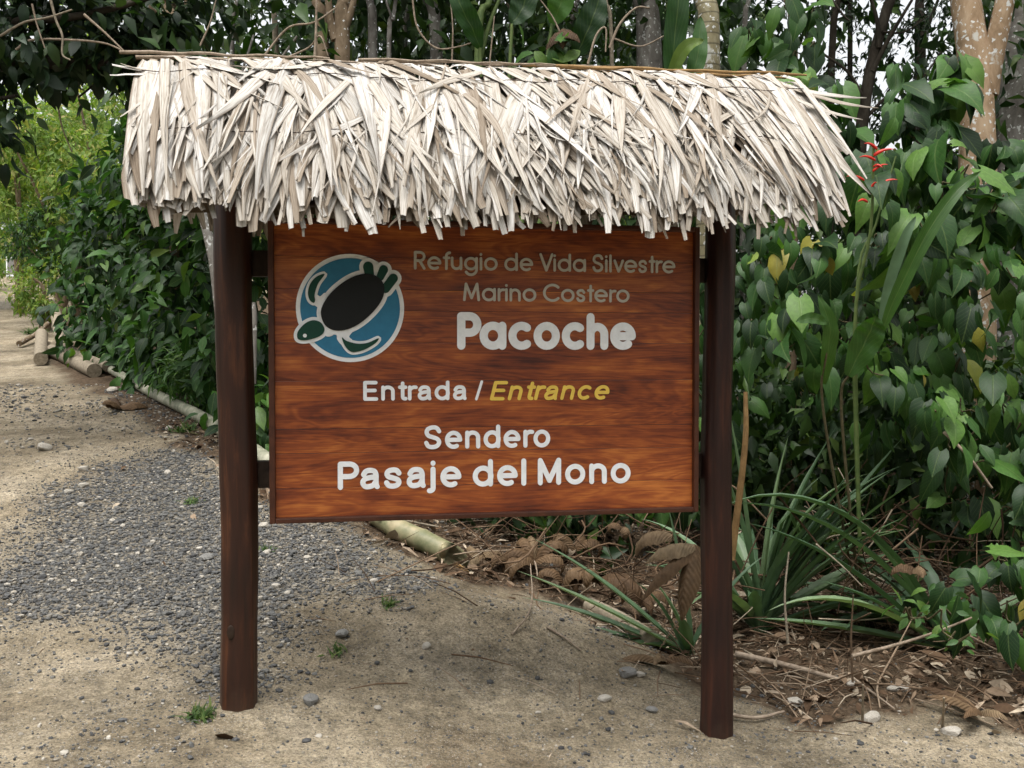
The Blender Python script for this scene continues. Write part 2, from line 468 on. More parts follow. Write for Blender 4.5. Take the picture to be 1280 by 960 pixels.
lit = k.ramp(k.noise(co, 22, 5, 0.7), [(0.3, (0.035, 0.024, 0.015)), (0.55, (0.10, 0.07, 0.045)), (0.75, (0.20, 0.15, 0.10))])
lm = k.attr('litter')
lm2 = k.ramp(k.math('ADD', lm, k.math('MULTIPLY', k.math('SUBTRACT', n2, 0.5), 0.7)), [(0.35, 0.0), (0.65, 1.0)])
c = k.mix(lm2, c, lit)
k.color(c)
k.bump(k.math('ADD', k.math('MULTIPLY', n5, 0.8), k.math('ADD', k.math('MULTIPLY', n2, 0.7), k.math('MULTIPLY', n3, 0.6))), 0.9, 0.03)
M['ground'] = k.m
k = NT('gravel_stone', 0.85, 0.2)
c = k.ramp(k.attr('tone'), [(0, (0.042, 0.042, 0.042)), (0.4, (0.090, 0.090, 0.088)), (0.7, (0.14, 0.136, 0.125)), (0.88, (0.21, 0.185, 0.145)), (1.0, (0.36, 0.33, 0.28))])
f = k.noise(k.coord('Object'), 60, 3); k.color(k.mix(0.5, c, k.ramp(f, [(0.3, 0.7), (0.7, 1.3)]), 'MULTIPLY')); k.bump(f, 0.3, 0.004)
M['gravel'] = k.m
k = NT('litter_bits', 0.9, 0.1)
c = k.ramp(k.tone(), [(0, (0.05, 0.03, 0.018)), (0.4, (0.14, 0.09, 0.055)), (0.75, (0.26, 0.19, 0.13)), (1.0, (0.42, 0.35, 0.26))])
f = k.noise(k.coord('Object'), 40, 4); k.color(k.mix(0.6, c, k.ramp(f, [(0.3, 0.6), (0.7, 1.2)]), 'MULTIPLY')); k.bump(f, 0.4, 0.005)
M['litter'] = k.m
k = NT('dried_leaf', 0.7, 0.2)
u, v, uvv = k.uv()
c = k.ramp(k.tone(), [(0, (0.05, 0.028, 0.014)), (0.5, (0.115, 0.070, 0.036)), (1.0, (0.20, 0.145, 0.085))])
au = k.math('ABSOLUTE', k.math('SUBTRACT', u, 0.5))
vn = k.math('SINE', k.math('MULTIPLY', k.math('SUBTRACT', v, k.math('MULTIPLY', au, 0.4)), 75.0))
f = k.noise(k.coord('Object'), 25, 4)
c = k.mix(0.7, c, k.ramp(f, [(0.3, 0.55), (0.7, 1.25)]), 'MULTIPLY')
c = k.mix(k.ramp(k.vor(uvv, 9.0), [(0.07, 0.85), (0.10, 0.0)]), c, (0.025, 0.014, 0.008))
k.color(c); k.bump(k.math('ADD', k.math('MULTIPLY', vn, 0.3), f), 0.6, 0.008)
M['dried'] = k.m
k = NT('bamboo', 0.5, 0.3)
f = k.noise(k.coord('Object', (1, 1, 1)), 6, 5, 0.6)
k.color(k.ramp(f, [(0.32, (0.10, 0.12, 0.055)), (0.5, (0.21, 0.20, 0.11)), (0.68, (0.36, 0.30, 0.18))])); k.bump(f, 0.2, 0.01)
M['bamboo'] = k.m
k = NT('mossy_pole', 0.7, 0.2)
f = k.noise(k.coord('Object', (1, 1, 1)), 7, 6, 0.65)
k.color(k.ramp(f, [(0.3, (0.12, 0.135, 0.09)), (0.5, (0.25, 0.25, 0.18)), (0.7, (0.42, 0.40, 0.31))])); k.bump(f, 0.4, 0.01)
M['mossypole'] = k.m

# ------------------------------------------------------------------ ground
def axis(lo, hi, a, b, fine, g=1.12):
    xs = list(np.arange(a, b + fine * 0.5, fine)); s = fine
    while xs[-1] < hi: s = min(s * g, 12); xs.append(xs[-1] + s)
    s = fine
    while xs[0] > lo: s = min(s * g, 12); xs.insert(0, xs[0] - s)
    return np.array(xs)

def poly_sd(px, py, poly):
    """signed distance to a closed polygon, positive inside"""
    n = len(poly); d = np.full(px.shape, 1e9); ins = np.zeros(px.shape, bool)
    for i in range(n):
        ax, ay = poly[i]; bx, by = poly[(i + 1) % n]
        ex, ey = bx - ax, by - ay
        t = np.clip(((px - ax) * ex + (py - ay) * ey) / (ex * ex + ey * ey + 1e-12), 0, 1)
        d = np.minimum(d, np.hypot(px - ax - t * ex, py - ay - t * ey))
        cr = (ay > py) != (by > py)
        with np.errstate(divide='ignore', invalid='ignore'):
            xi = ax + (py - ay) * ex / (ey if abs(ey) > 1e-12 else 1e-12)
        ins ^= cr & (px < xi)
    return np.where(ins, d, -d)

g_poly = [tuple(G(u, v)[:2]) for u, v in [(-60, 760), (-40, 690), (60, 640), (120, 590), (210, 555), (275, 560), (330, 640), (410, 655), (490, 700), (470, 740), (420, 770), (400, 800), (350, 860), (280, 880), (200, 800), (60, 800), (-60, 815)]]
far_poly = [tuple(G(u, v)[:2]) for u, v in [(-200, 372), (0, 372), (60, 378), (60, 384), (0, 388), (-200, 392)]]
l_edge = [G(u, v)[:2] for u, v in [(50, 440), (90, 475), (150, 510), (235, 560), (345, 632), (425, 655), (520, 690), (590, 730), (660, 735), (740, 765), (810, 815), (880, 858), (930, 872), (1020, 905), (1120, 895), (1200, 880), (1290, 915), (1500, 960)]]
l_poly = [tuple(p) for p in l_edge] + [(9, 5.0), (40, 8), (40, 60), (-9, 60)]

def gravel_mask(x, y):
    m = np.maximum(poly_sd(x, y, g_poly) / 0.6, poly_sd(x, y, far_poly) / 0.8)
    return np.clip(0.52 + .62 * m + 1.1 * fbm(x * 1.7, y * 1.7, 4), 0, 1)
def litter_mask(x, y):
    return np.clip(0.5 + poly_sd(x, y, l_poly) / 0.45 + 1.2 * fbm(x * 2.6, y * 2.6, 4), 0, 1)

xs = axis(-260, 260, -4.2, 4.2, 0.035); ys = axis(-30, 420, 3.2, 9.0, 0.035)
X, Y = np.meshgrid(xs, ys)
nx, ny = len(xs), len(ys)
xf, yf = X.ravel(), Y.ravel()
zf = gh(xf, yf)
gmk = gravel_mask(xf, yf); lmk = litter_mask(xf, yf)
near = np.exp(-np.clip(np.hypot(xf, yf - 5) - 5, 0, 99) / 3)
zf = zf + near * (0.018 * fbm(xf * 7, yf * 7, 4) + 0.010 * fbm(xf * 22, yf * 22, 2) + lmk * 0.07 * fbm(xf * 4, yf * 4, 3))
idx = np.arange(nx * ny).reshape(ny, nx)
q = np.stack([idx[:-1, :-1], idx[:-1, 1:], idx[1:, 1:], idx[1:, :-1]], -1).reshape(-1, 4)
me = mesh_raw('ground', np.stack([xf, yf, zf], 1), q.ravel(), np.full(len(q), 4), M['ground'])
for nm, val in (('gravel', gmk), ('litter', lmk)):
    me.attributes.new(nm, 'FLOAT', 'POINT').data.foreach_set('value', val.astype(np.float32))
tag(link('ground', me), kind='structure')

def ground_z(x, y):
    """height of the built sheet"""
    x = np.asarray(x, float); y = np.asarray(y, float)
    n_ = np.exp(-np.clip(np.hypot(x, y - 5) - 5, 0, 99) / 3)
    return gh(x, y) + n_ * (0.018 * fbm(x * 7, y * 7, 4) + 0.010 * fbm(x * 22, y * 22, 2) + litter_mask(x, y) * 0.07 * fbm(x * 4, y * 4, 3))
def GZ(x, y): return float(ground_z(np.array([x]), np.array([y]))[0])
def GG(u, v):
    p = G(u, v); p.z = GZ(p.x, p.y); return p

# ------------------------------------------------------------------ scattering of templates
def pebble(seed):
    r = random.Random(seed)
    bm = bmesh.new(); bmesh.ops.create_icosphere(bm, subdivisions=1, radius=1)
    sx, sy, sz = r.uniform(.8, 1.25), r.uniform(.65, 1.0), r.uniform(.45, .75)
    for v in bm.verts:
        k_ = r.uniform(.78, 1.15); v.co = Vector((v.co.x * sx * k_, v.co.y * sy * k_, v.co.z * sz * k_))
    V = np.array([v.co[:] for v in bm.verts]); F = [tuple(v.index for v in f.verts) for f in bm.faces]; bm.free()
    return V, F, np.zeros((len(V), 2))
def big_pebble(seed):
    r = random.Random(seed)
    bm = bmesh.new(); bmesh.ops.create_icosphere(bm, subdivisions=2, radius=1)
    d = [Vector((r.gauss(0, 1), r.gauss(0, 1), r.gauss(0, 1))).normalized() for _ in range(9)]
    for v in bm.verts:
        c_ = v.co.copy()
        for n_ in d:
            e = c_.dot(n_) - 0.72
            if e > 0: c_ -= n_ * e * 0.9
        v.co = Vector((c_.x * 1.15, c_.y * .9, c_.z * .62))
    me_ = bpy.data.meshes.new('stone'); bm.to_mesh(me_); bm.free()
    return me_

def leaf(rows, ws, back=0.0, fold=0.25, droop=0.35, cols=3, cup=0.0, wave=0.0, seed=0):
    """leaf along +Y, length 1, normal +Z; rows = positions along the midrib, ws = half widths"""
    r = random.Random(seed)
    V = []; UV = []; F = []
    cs = np.linspace(-1, 1, cols)
    for i, (t, w) in enumerate(zip(rows, ws)):
        z0 = -droop * t * t; y0 = t - 0.18 * droop * t ** 3
        for c_ in cs:
            a = abs(c_)
            V.append((c_ * w, y0 - back * a * a * (1 - t) ** 3 * 1.4, z0 + fold * a * w - cup * a * a * w + wave * a * r.uniform(-1, 1) * w))
            UV.append((0.5 + 0.5 * c_ * (w / max(ws)), t))
    for i in range(len(rows) - 1):
        for j in range(cols - 1):
            a = i * cols + j
            F.append((a, a + 1, a + cols + 1, a + cols))
    return np.array(V), F, np.array(UV)

HEART = [leaf([0, .07, .22, .42, .62, .82, 1], [.14, .25, .325, .32, .235, .10, .004], .12, fd, dr, 5, cu, .12, i) for i, (fd, dr, cu) in enumerate([(.25, .35, .0), (.4, .55, .15), (.15, .2, .25), (.5, .75, .2), (.3, .45, .4)])]
OVATE = [leaf([0, .2, .45, .72, 1], [.03, .17, .24, .17, .005], 0, fd, dr, 3, 0, .1, i) for i, (fd, dr) in enumerate([(.3, .3), (.5, .5), (.15, .15), (.35, .7)])]
LITE = [leaf([0, .45, 1], [.04, .24, .01], 0, fd, dr, 3, 0, .1, i) for i, (fd, dr) in enumerate([(.4, .4), (.2, .7), (.6, .15)])]
THIN = [leaf([0, .4, 1], [.02, .09, .01], 0, fd, dr, 3, 0, .1, i) for i, (fd, dr) in enumerate([(.4, .5), (.2, .9), (.5, .2)])]
PEBBLES = [pebble(i) for i in range(8)]

def frames(d, n):
    d = d / (np.linalg.norm(d, axis=1, keepdims=True) + 1e-9)
    x = np.cross(d, n); x /= (np.linalg.norm(x, axis=1, keepdims=True) + 1e-9)
    z = np.cross(x, d)
    return np.stack([x, d, z], 2)              # columns are the axes

def merged(name, tmpls, pos, R, size, tone, mat, parent=None, loc=None, smooth=True, kind='stuff'):
    which = rng.integers(0, len(tmpls), len(pos))
    Vs, Ls, Ts, Us, To = [], [], [], [], []; base = 0
    for ti, (tv, tf, tu) in enumerate(tmpls):
        m = np.where(which == ti)[0]
        if not len(m): continue
        sc_ = size[m] if size.ndim == 2 else np.repeat(size[m][:, None], 3, 1)
        V = np.einsum('nij,nkj->nki', R[m], tv[None] * sc_[:, None, :]) + pos[m][:, None, :]
        nl = np.array([i for f_ in tf for i in f_]); nt = np.array([len(f_) for f_ in tf])
        Ls.append((nl[None] + (base + np.arange(len(m)) * len(tv))[:, None]).ravel())
        Ts.append(np.tile(nt, len(m))); Us.append(np.tile(tu, (len(m), 1)))
        To.append(np.repeat(tone[m], len(tv))); Vs.append(V.reshape(-1, 3)); base += len(m) * len(tv)
    V = np.concatenate(Vs)
    if loc is not None: V = V - np.array(loc)
    me_ = mesh_raw(name, V, np.concatenate(Ls), np.concatenate(Ts), mat, np.concatenate(Us), np.concatenate(To), smooth)
    o = link(name, me_, parent)
    if loc is not None and parent is None: o.location = loc
    if kind: o['kind'] = kind
    return o

_cache = {}
def tmesh(tmpls, i, mat, nm):
    key = (id(tmpls), i, mat.name)
    if key not in _cache:
        tv, tf, tu = tmpls[i]
        _cache[key] = mesh_raw(nm, tv, [a for f_ in tf for a in f_], [len(f_) for f_ in tf], mat, tu, np.zeros(len(tv)))
    return _cache[key]

def foliage(parent, tmpls, pos, d, n, size, mat, parts=0, score=None, part_name='leaf', rest_name='foliage', tone=None):
    """the best-seen leaves as single parts, all others as one part"""
    pos = np.asarray(pos, float); R = frames(np.asarray(d, float), np.asarray(n, float))
    size = np.asarray(size, float)
    tone = rng.random(len(pos)) if tone is None else tone
    pl = np.array(parent.location) if parent is not None else np.zeros(3)
    rest = np.ones(len(pos), bool)
    if parts:
        order = np.argsort(-(score if score is not None else -pos[:, 1]))[:parts]
        rest[order] = False
        for i in order:
            o = link(part_name, tmesh(tmpls, int(rng.integers(len(tmpls))), mat, part_name), parent)
            m = Matrix([list(R[i][0] * size[i]) + [pos[i][0] - pl[0]], list(R[i][1] * size[i]) + [pos[i][1] - pl[1]], list(R[i][2] * size[i]) + [pos[i][2] - pl[2]], [0, 0, 0, 1]])
            o.matrix_local = m
    if rest.any():
        return merged(rest_name, tmpls, pos[rest], R[rest], size[rest], tone[rest], mat, parent, pl, True, 'stuff' if parts else None)

def unit(n): 
    a = rng.normal(size=(n, 3)); return a / np.linalg.norm(a, axis=1, keepdims=True)

# ------------------------------------------------------------------ gravel and litter underfoot
N = 330000
gx = rng.uniform(-5.2, 1.4, N); gy = rng.uniform(3.5, 9.5, N)
keep = rng.random(N) < np.clip(gravel_mask(gx, gy) ** 1.6 * 0.50 * np.clip(1.7 - (gy - 4) / 5, .2, 1) + 0.02, 0, 1) * (1 - litter_mask(gx, gy))
gx, gy = gx[keep], gy[keep]; n = len(gx)
s = np.clip(rng.lognormal(math.log(.0080), .45, n), .003, .026) * np.clip(gravel_mask(gx, gy) + .35, .5, 1)
pos = np.stack([gx, gy, ground_z(gx, gy) + s * 0.35], 1)
R = frames(np.stack([rng.normal(size=n), rng.normal(size=n), rng.normal(size=n) * .25], 1), np.tile([0, 0, 1.0], (n, 1)))
tg = merged('gravel', PEBBLES, pos, R, s, np.clip(rng.beta(2, 2.2, n) + (rng.random(n) < .06) * .45, 0, 1), M['gravel'], smooth=False)
tag(tg, 'dark grey crushed gravel spread over the dirt track', 'gravel', kind='stuff')
N = 150000
gx = rng.uniform(-7.5, 4.2, N); gy = 3.4 + 9.5 * rng.random(N) ** 1.5
keep = (rng.random(N) < .14 + .40 * (fbm(gx * 1.3 + 9, gy * 1.3, 4) > .06) + .5 * np.exp(-((gx - 1.9) / .8) ** 2 - ((gy - 4.75) / .35) ** 2))
gx, gy = gx[keep], gy[keep]; n = len(gx)
s = np.clip(rng.lognormal(math.log(.0042), .55, n), .0018, .02) * np.clip(gy / 6, 1, 2)
pos = np.stack([gx, gy, ground_z(gx, gy) + s * 0.25], 1)
R = frames(np.stack([rng.normal(size=n), rng.normal(size=n), rng.normal(size=n) * .25], 1), np.tile([0, 0, 1.0], (n, 1)))
tg = merged('pebbles', PEBBLES, pos, R, s, np.clip(rng.random(n) * 1.1, 0, 1), M['gravel'], smooth=False)
tag(tg, 'scattered pale and grey pebbles on the bare sandy ground', 'pebbles', kind='stuff')

N = 26000
gx = rng.uniform(-3.6, 5.0, N); gy = rng.uniform(3.9, 10.5, N)
keep = rng.random(N) < litter_mask(gx, gy) ** 2 * .75 + .004
gx, gy = gx[keep], gy[keep]; n = len(gx)
s = np.clip(rng.lognormal(math.log(.06), .5, n), .02, .2)
pos = np.stack([gx, gy, ground_z(gx, gy) + rng.uniform(0.004, .05, n)], 1)
d = np.stack([rng.normal(size=n), rng.normal(size=n), rng.normal(size=n) * .25], 1)
R = frames(d, np.stack([rng.normal(size=n) * .5, rng.normal(size=n) * .5 - .2, np.ones(n)], 1))
tg = merged('leaf_litter', OVATE + THIN + THIN, pos, R, s, rng.random(n), M['litter'])
tag(tg, 'brown dead leaf litter covering the bank behind the sign', 'leaf litter', kind='stuff')
# fine straw and twig bits
n = 2600
gx = rng.uniform(-1.2, 4.2, n); gy = rng.uniform(4.3, 8.0, n)
keep = rng.random(n) < litter_mask(gx, gy) + .03; gx, gy = gx[keep], gy[keep]; n = len(gx)
tv, tf, tu = tube([(0, 0, 0), (0.02, .5, .03), (0, 1, 0)], [.012, .011, .006], 4)
TW = [(np.array([p[:] for p in tv]), tf, np.array(tu))]
R = frames(np.stack([rng.normal(size=n), rng.normal(size=n), np.abs(rng.normal(size=n)) * .25], 1), np.tile([0, 0, 1.0], (n, 1)))
tg = merged('straw', TW, np.stack([gx, gy, ground_z(gx, gy) + .012], 1), R, np.clip(rng.lognormal(math.log(.22), .5, n), .06, .6), rng.random(n), M['litter'])
tag(tg, 'dry straw and twig bits strewn over the leaf litter', 'straw', kind='stuff')


# ------------------------------------------------------------------ the entrance sign
SA = math.atan2(.40, 2.30)
SO = Vector((-.10, 4.66, 0.0))
sign = empty('entrance_sign', SO, 'varnished wooden entrance sign on two dark posts under a bleached palm thatch roof', 'sign', rz=SA)

def post(x, zb, zt, r0, r1, lean, mat, label):
    b = MB(); pts = []; rad = []
    for i in range(60):
        t = i / 59; z = zb + (zt - zb) * t
        pts.append((x + lean * t + .006 * math.sin(z * 3.1 + x), .004 * math.sin(z * 2.3), z))
        rad.append((r0 + (r1 - r0) * t) * (1 + .02 * math.sin(z * 5 + x * 3) + .012 * math.sin(z * 13)))
    v, f, uv = tube(pts, rad, 28)
    v = [p + Vector((p.x - x, p.y, 0)).normalized() * (.004 * math.sin(7 * math.atan2(p.y, p.x - x) + p.z * 1.5)) for p in v]
    b.add(v, f, uv)
    o = b.build('post', mat, sign, loc=(x, 0, zb)); o['label'] = label
    return o
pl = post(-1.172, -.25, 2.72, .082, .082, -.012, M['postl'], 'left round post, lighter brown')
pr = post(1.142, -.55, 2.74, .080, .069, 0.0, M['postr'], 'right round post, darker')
bm = bmesh.new(); bmesh.ops.create_uvsphere(bm, u_segments=14, v_segments=8, radius=1)
for v in bm.verts: v.co = Vector((v.co.x * .018, v.co.y * .004, v.co.z * .034))
kn = bm_obj('knot', bm, M['batten'], pl, True); kn.location = (-.03, -.077, .60)

# battens that carry the board
for z0, z1 in ((1.965, 2.085), (0.99, 1.115)):
    bm_obj('batten', box(-1.16, 1.14, 0.012, 0.062, z0, z1, .004), M['batten'], sign)

# board: planks in a frame
board = bm_obj('board', box(-1.005, .985, -.045, .010, .862, 2.20), M['batten'], sign)
seams = [2.215, 2.052, 1.905, 1.808, 1.661, 1.485, 1.268, 1.156, .997, .858]
for i in range(len(seams) - 1):
    zt, zb = seams[i] - .0006, seams[i + 1] + .0006
    tl = .006 * math.sin(i * 2.1)
    bm = box(-1.0, .98, -.075 - .0015 * (i % 3), -.0452, zb, zt, .0013)
    o = bm_obj('plank', bm, M['plank'], board)
FR = M['frame']
def fr(x0, x1, z0, z1, nm='frame_rail'):
    bm_obj(nm, box(x0, x1, -.108, .012, z0, z1, .005), FR, board)
fr(-1.026, -1.0, .842, 2.222); fr(.980, 1.004, .842, 2.222)
fr(-.9995, .9795, .842, .866); fr(-.9995, .9795, 2.198, 2.222)
YF = -.0785      # face of the planks

# --- stroke lettering
def arc(cx, cy, r, a0, a1, n=16, ry=None):
    return [(cx + r * math.cos(math.radians(a0 + (a1 - a0) * i / n)), cy + (ry or r) * math.sin(math.radians(a0 + (a1 - a0) * i / n))) for i in range(n + 1)]
XH = .68; R_ = XH / 2
def s_curve(w, h):
    r1 = h * .26; cx = w / 2
    c = [(w * .98, h * .80), (w * .80, h * .96), (cx, h), (w * .14, h * .92), (w * .03, h * .74), (w * .18, h * .58), (cx, h * .50),
         (w * .84, h * .41), (w * .98, h * .25), (w * .84, h * .07), (cx, 0), (w * .16, h * .05), (0, h * .22)]
    return [(p.x, p.y) for p in smooth_path([(a, b_, 0) for a, b_ in c], 44)]
GL = {
 'o': ([arc(R_, R_, R_, 0, 360, 28)], .68), 'a': ([arc(R_, R_, R_, 0, 360, 28), [(XH, XH), (XH, 0)]], .68),
 'd': ([arc(R_, R_, R_, 0, 360, 28), [(XH, 1), (XH, 0)]], .68),
 'e': ([[(0.02, R_), (XH, R_)] + arc(R_, R_, R_, 0, 306, 26)[1:]], .66),
 'c': ([arc(R_, R_, R_, 55, 305, 22)], .56), 'C': ([arc(.5, .5, .5, 45, 315, 26)], .84),
 'g': ([arc(R_, R_, R_, 0, 360, 28), [(XH, XH), (XH, -.02)] + arc(R_, -.02, R_, 0, -150, 14)[1:]], .68),
 'f': ([[(.14, 0), (.14, .82)] + arc(.34, .80, .2, 180, 90, 8)[1:], [(0, XH), (.30, XH)]], .32),
 't': ([[(.14, 0), (.14, .96)], [(0, XH), (.28, XH)]], .28),
 'u': ([[(0, XH), (0, .28)] + arc(.27, .28, .27, 180, 360, 14)[1:] + [(.54, XH)], [(.54, XH), (.54, 0)]], .54),
 'i': ([[(0, 0), (0, XH)], [(0, .93), (0, .935)]], 0.0), 'l': ([[(0, 0), (0, 1)]], 0.0),
 'n': ([[(0, 0), (0, XH)], [(0, .38)] + arc(.26, .40, .26, 180, 0, 14) + [(.52, 0)]], .52),
 'h': ([[(0, 0), (0, 1)], [(0, .38)] + arc(.26, .40, .26, 180, 0, 14) + [(.52, 0)]], .52),
 'r': ([[(0, 0), (0, XH)], [(0, .40)] + arc(.26, .40, .26, 180, 80, 9)], .28),
 's': ([s_curve(.40, XH)], .40), 'S': ([s_curve(.54, 1.0)], .54),
 'v': ([[(0, XH), (.26, 0), (.52, XH)]], .52), 'V': ([[(0, 1), (.36, 0), (.72, 1)]], .72),
 'R': ([[(0, 0), (0, 1), (.28, 1)] + arc(.28, .74, .26, 90, -90, 14)[1:] + [(0, .48)], [(.26, .48), (.54, 0)]], .54),
 'P': ([[(0, 0), (0, 1), (.30, 1)] + arc(.30, .72, .28, 90, -90, 14)[1:] + [(0, .44)]], .58),
 'M': ([[(0, 0), (.10, 1), (.43, .12), (.76, 1), (.86, 0)]], .86), ' ': ([], .22),
}
_hk = [0]
def stroke(b, pts, r, h, y):
    """raised rounded stroke in the x-z plane, standing h proud of y"""
    p = [Vector((a, 0, c_)) for a, c_ in pts]; h0 = h
    q = [p[0]]
    for a in p[1:]:
        if (a - q[-1]).length > 1e-5: q.append(a)
    if len(q) == 1: q.append(q[0] + Vector((1e-4, 0, 0)))
    closed = (q[0] - q[-1]).length < 1e-4 and len(q) > 4
    if closed: q.pop()
    # rounded corners: split sharp corners into separate strokes
    runs = [[q[0]]]
    for i in range(1, len(q)):
        runs[-1].append(q[i])
        if i < len(q) - 1 and (q[i] - q[i - 1]).angle(q[i + 1] - q[i]) > .7: runs.append([q[i]])
    for rn in runs:
        n = len(rn); rings = []; _hk[0] += 1; h = h0 + .00035 * (_hk[0] % 7)
        def prof(c_, t, k):
            s_ = Vector((-t.z, 0, t.x)); out = []
            for fx, fy in ((-1, 0), (-1, .9), (-.94, 1), (.94, 1), (1, .9), (1, 0)):
                out.append(c_ + s_ * (fx * r * k) + Vector((0, y - fy * h, 0)))
            return out
        cl = closed and len(runs) == 1
        for i in range(n):
            t = (rn[(i + 1) % n] - rn[i - 1]) if cl else (rn[min(i + 1, n - 1)] - rn[max(i - 1, 0)])
            t.normalize()
            if not cl and i == 0:
                for a in (85, 60, 30): rings.append(prof(rn[0] - t * (r * math.sin(math.radians(a))), t, math.cos(math.radians(a))))
            rings.append(prof(rn[i], t, 1))
            if not cl and i == n - 1:
                for a in (30, 60, 85): rings.append(prof(rn[i] + t * (r * math.sin(math.radians(a))), t, math.cos(math.radians(a))))
        V = [v_ for r_ in rings for v_ in r_]; F = []
        m = len(rings)
        for i in range(m if cl else m - 1):
            for j in range(5):
                i2 = (i + 1) % m
                F.append((i * 6 + j, i2 * 6 + j, i2 * 6 + j + 1, i * 6 + j + 1))
        b.add(V, F)

def stroke_line(text, x0, x1, z, cap, r, gap, mat, label, GL=GL, shear=0.0):
    ch = cap - 2 * r; pen = 0; items = []
    for i, c_ in enumerate(text):
        g, w = GL[c_]; g0 = gap
        if c_ == ' ': pen += .30; continue
        items.append((g, pen)); pen += w + g0 * (0.62 if c_ in 'ftrvVP' else 1.0)
    total = pen - gap
    kx = (x1 - x0 - 2 * r) / total
    ln = empty('lettering', (0, 0, 0)); ln.parent = sign; ln['label'] = label
    for k_, (g, px) in enumerate(items):
        b = MB()
        for s_ in g:
            stroke(b, [(x0 + r + (px + a + shear * (c_ - .5)) * kx, z + r + c_ * ch) for a, c_ in s_], r, .0035, YF + .001)
        b.build('letter', mat, ln, smooth=False)
stroke_line('Refugio de Vida Silvestre', -.372, .887, 1.999, .086, .0062, .27, M['greypaint'], 'thin light grey line of lettering: Refugio de Vida Silvestre')
stroke_line('Marino Costero', -.144, .660, 1.856, .086, .0062, .27, M['greypaint'], 'thin light grey line of lettering: Marino Costero')
stroke_line('Pacoche', -.172, .689, 1.629, .176, .0195, .37, M['white'], 'large bold rounded white lettering: Pacoche')

XB = .71; RB = .31
ell = lambda a0, a1, n=24: arc(RB, XB / 2, RB, a0, a1, n, XB / 2)
sm = lambda pts, n=20: [(p.x, p.y) for p in smooth_path([(a, b_, 0) for a, b_ in pts], n)]
GB = {
 'o': ([ell(0, 360, 28)], .62), 'c': ([ell(52, 308)], .56), 'd': ([ell(0, 360, 28), [(.60, 1), (.60, 0)]], .60),
 'e': ([[(.03, XB / 2), (.62, XB / 2)] + ell(0, 300)[1:]], .60),
 'a': ([sm([(.05, .53), (.14, .67), (.29, .71), (.45, .67), (.52, .52), (.52, .30), (.53, .08), (.56, 0)]), sm([(.52, .42), (.30, .40), (.09, .33), (.02, .18), (.09, .03), (.24, 0), (.41, .06), (.51, .22)])], .56),
 'n': ([[(0, 0), (0, XB)], [(0, .42)] + arc(.26, .45, .26, 180, 0, 14) + [(.52, 0)]], .52),
 'r': ([[(0, 0), (0, XB)], [(0, .42)] + arc(.26, .45, .26, 180, 75, 9)], .27),
 't': ([[(.15, .95), (.15, .12)] + arc(.27, .12, .12, 180, 290, 7)[1:], [(0, XB), (.30, XB)]], .30),
 's': ([s_curve(.48, XB)], .48), 'S': ([s_curve(.62, 1.0)], .62),
 'l': ([[(0, 0), (0, 1)]], 0.0), 'j': ([[(.02, XB), (.02, -.12)] + arc(-.10, -.12, .12, 0, -100, 8)[1:], [(.02, .97), (.02, .975)]], .04),
 'P': ([[(0, 0), (0, 1), (.34, 1)] + arc(.34, .73, .27, 90, -90, 14)[1:] + [(0, .46)]], .60),
 'M': ([[(0, 0), (0, 1), (.37, .10), (.74, 1), (.74, 0)]], .74),
 'E': ([[(.56, 1), (0, 1), (0, 0), (.59, 0)], [(0, .52), (.52, .52)]], .58), '/': ([[(0, 0), (.20, 1)]], .20), ' ': ([], .22),
}
stroke_line('Entrada', -.606, -.128, 1.394, .092, .0084, .36, M['white'], 'bold white lettering: Entrada', GB)
stroke_line('/', -.088, -.050, 1.392, .094, .0062, .34, M['white'], 'white slash between the two words', GB)
stroke_line('Entrance', -.008, .562, 1.391, .092, .0082, .36, M['yellow'], 'bold slanted yellow lettering: Entrance', GB, .22)
stroke_line('Sendero', -.327, .272, 1.166, .112, .0100, .36, M['white'], 'bold white lettering: Sendero', GB)
stroke_line('Pasaje del Mono', -.723, .668, .986, .130, .0120, .36, M['white'], 'bold white lettering: Pasaje del Mono', GB)

# --- turtle emblem, flat pieces laid over each other
def zp(p): return (-.907 + (p[0] / 4.571 - 39) * .003577, 2.063 - (p[1] / 4.571 - 37) * .003615)
def closed_spline(pts, n=6):
    c_ = [Vector((a, b_, 0)) for a, b_ in pts]; m = len(c_); out = []
    for i in range(m):
        p0, p1, p2, p3 = c_[i - 1], c_[i], c_[(i + 1) % m], c_[(i + 2) % m]
        for j in range(n):
            t = j / n
            q = 0.5 * ((2 * p1) + (p2 - p0) * t + (2 * p0 - 5 * p1 + 4 * p2 - p3) * t * t + (3 * p1 - p0 - 3 * p2 + p3) * t ** 3)
            out.append((q.x, q.y))
    return out
def offset(poly, d):
    n = len(poly); a = sum(poly[i][0] * poly[(i + 1) % n][1] - poly[(i + 1) % n][0] * poly[i][1] for i in range(n))
    s_ = 1 if a > 0 else -1; out = []
    for i in range(n):
        tx, ty = poly[(i + 1) % n][0] - poly[i - 1][0], poly[(i + 1) % n][1] - poly[i - 1][1]
        l_ = math.hypot(tx, ty) or 1
        out.append((poly[i][0] + s_ * ty / l_ * d, poly[i][1] - s_ * tx / l_ * d))
    return out
emblem = empty('emblem', (0, 0, 0)); emblem.parent = sign; emblem['label'] = 'round blue emblem with a dark turtle'
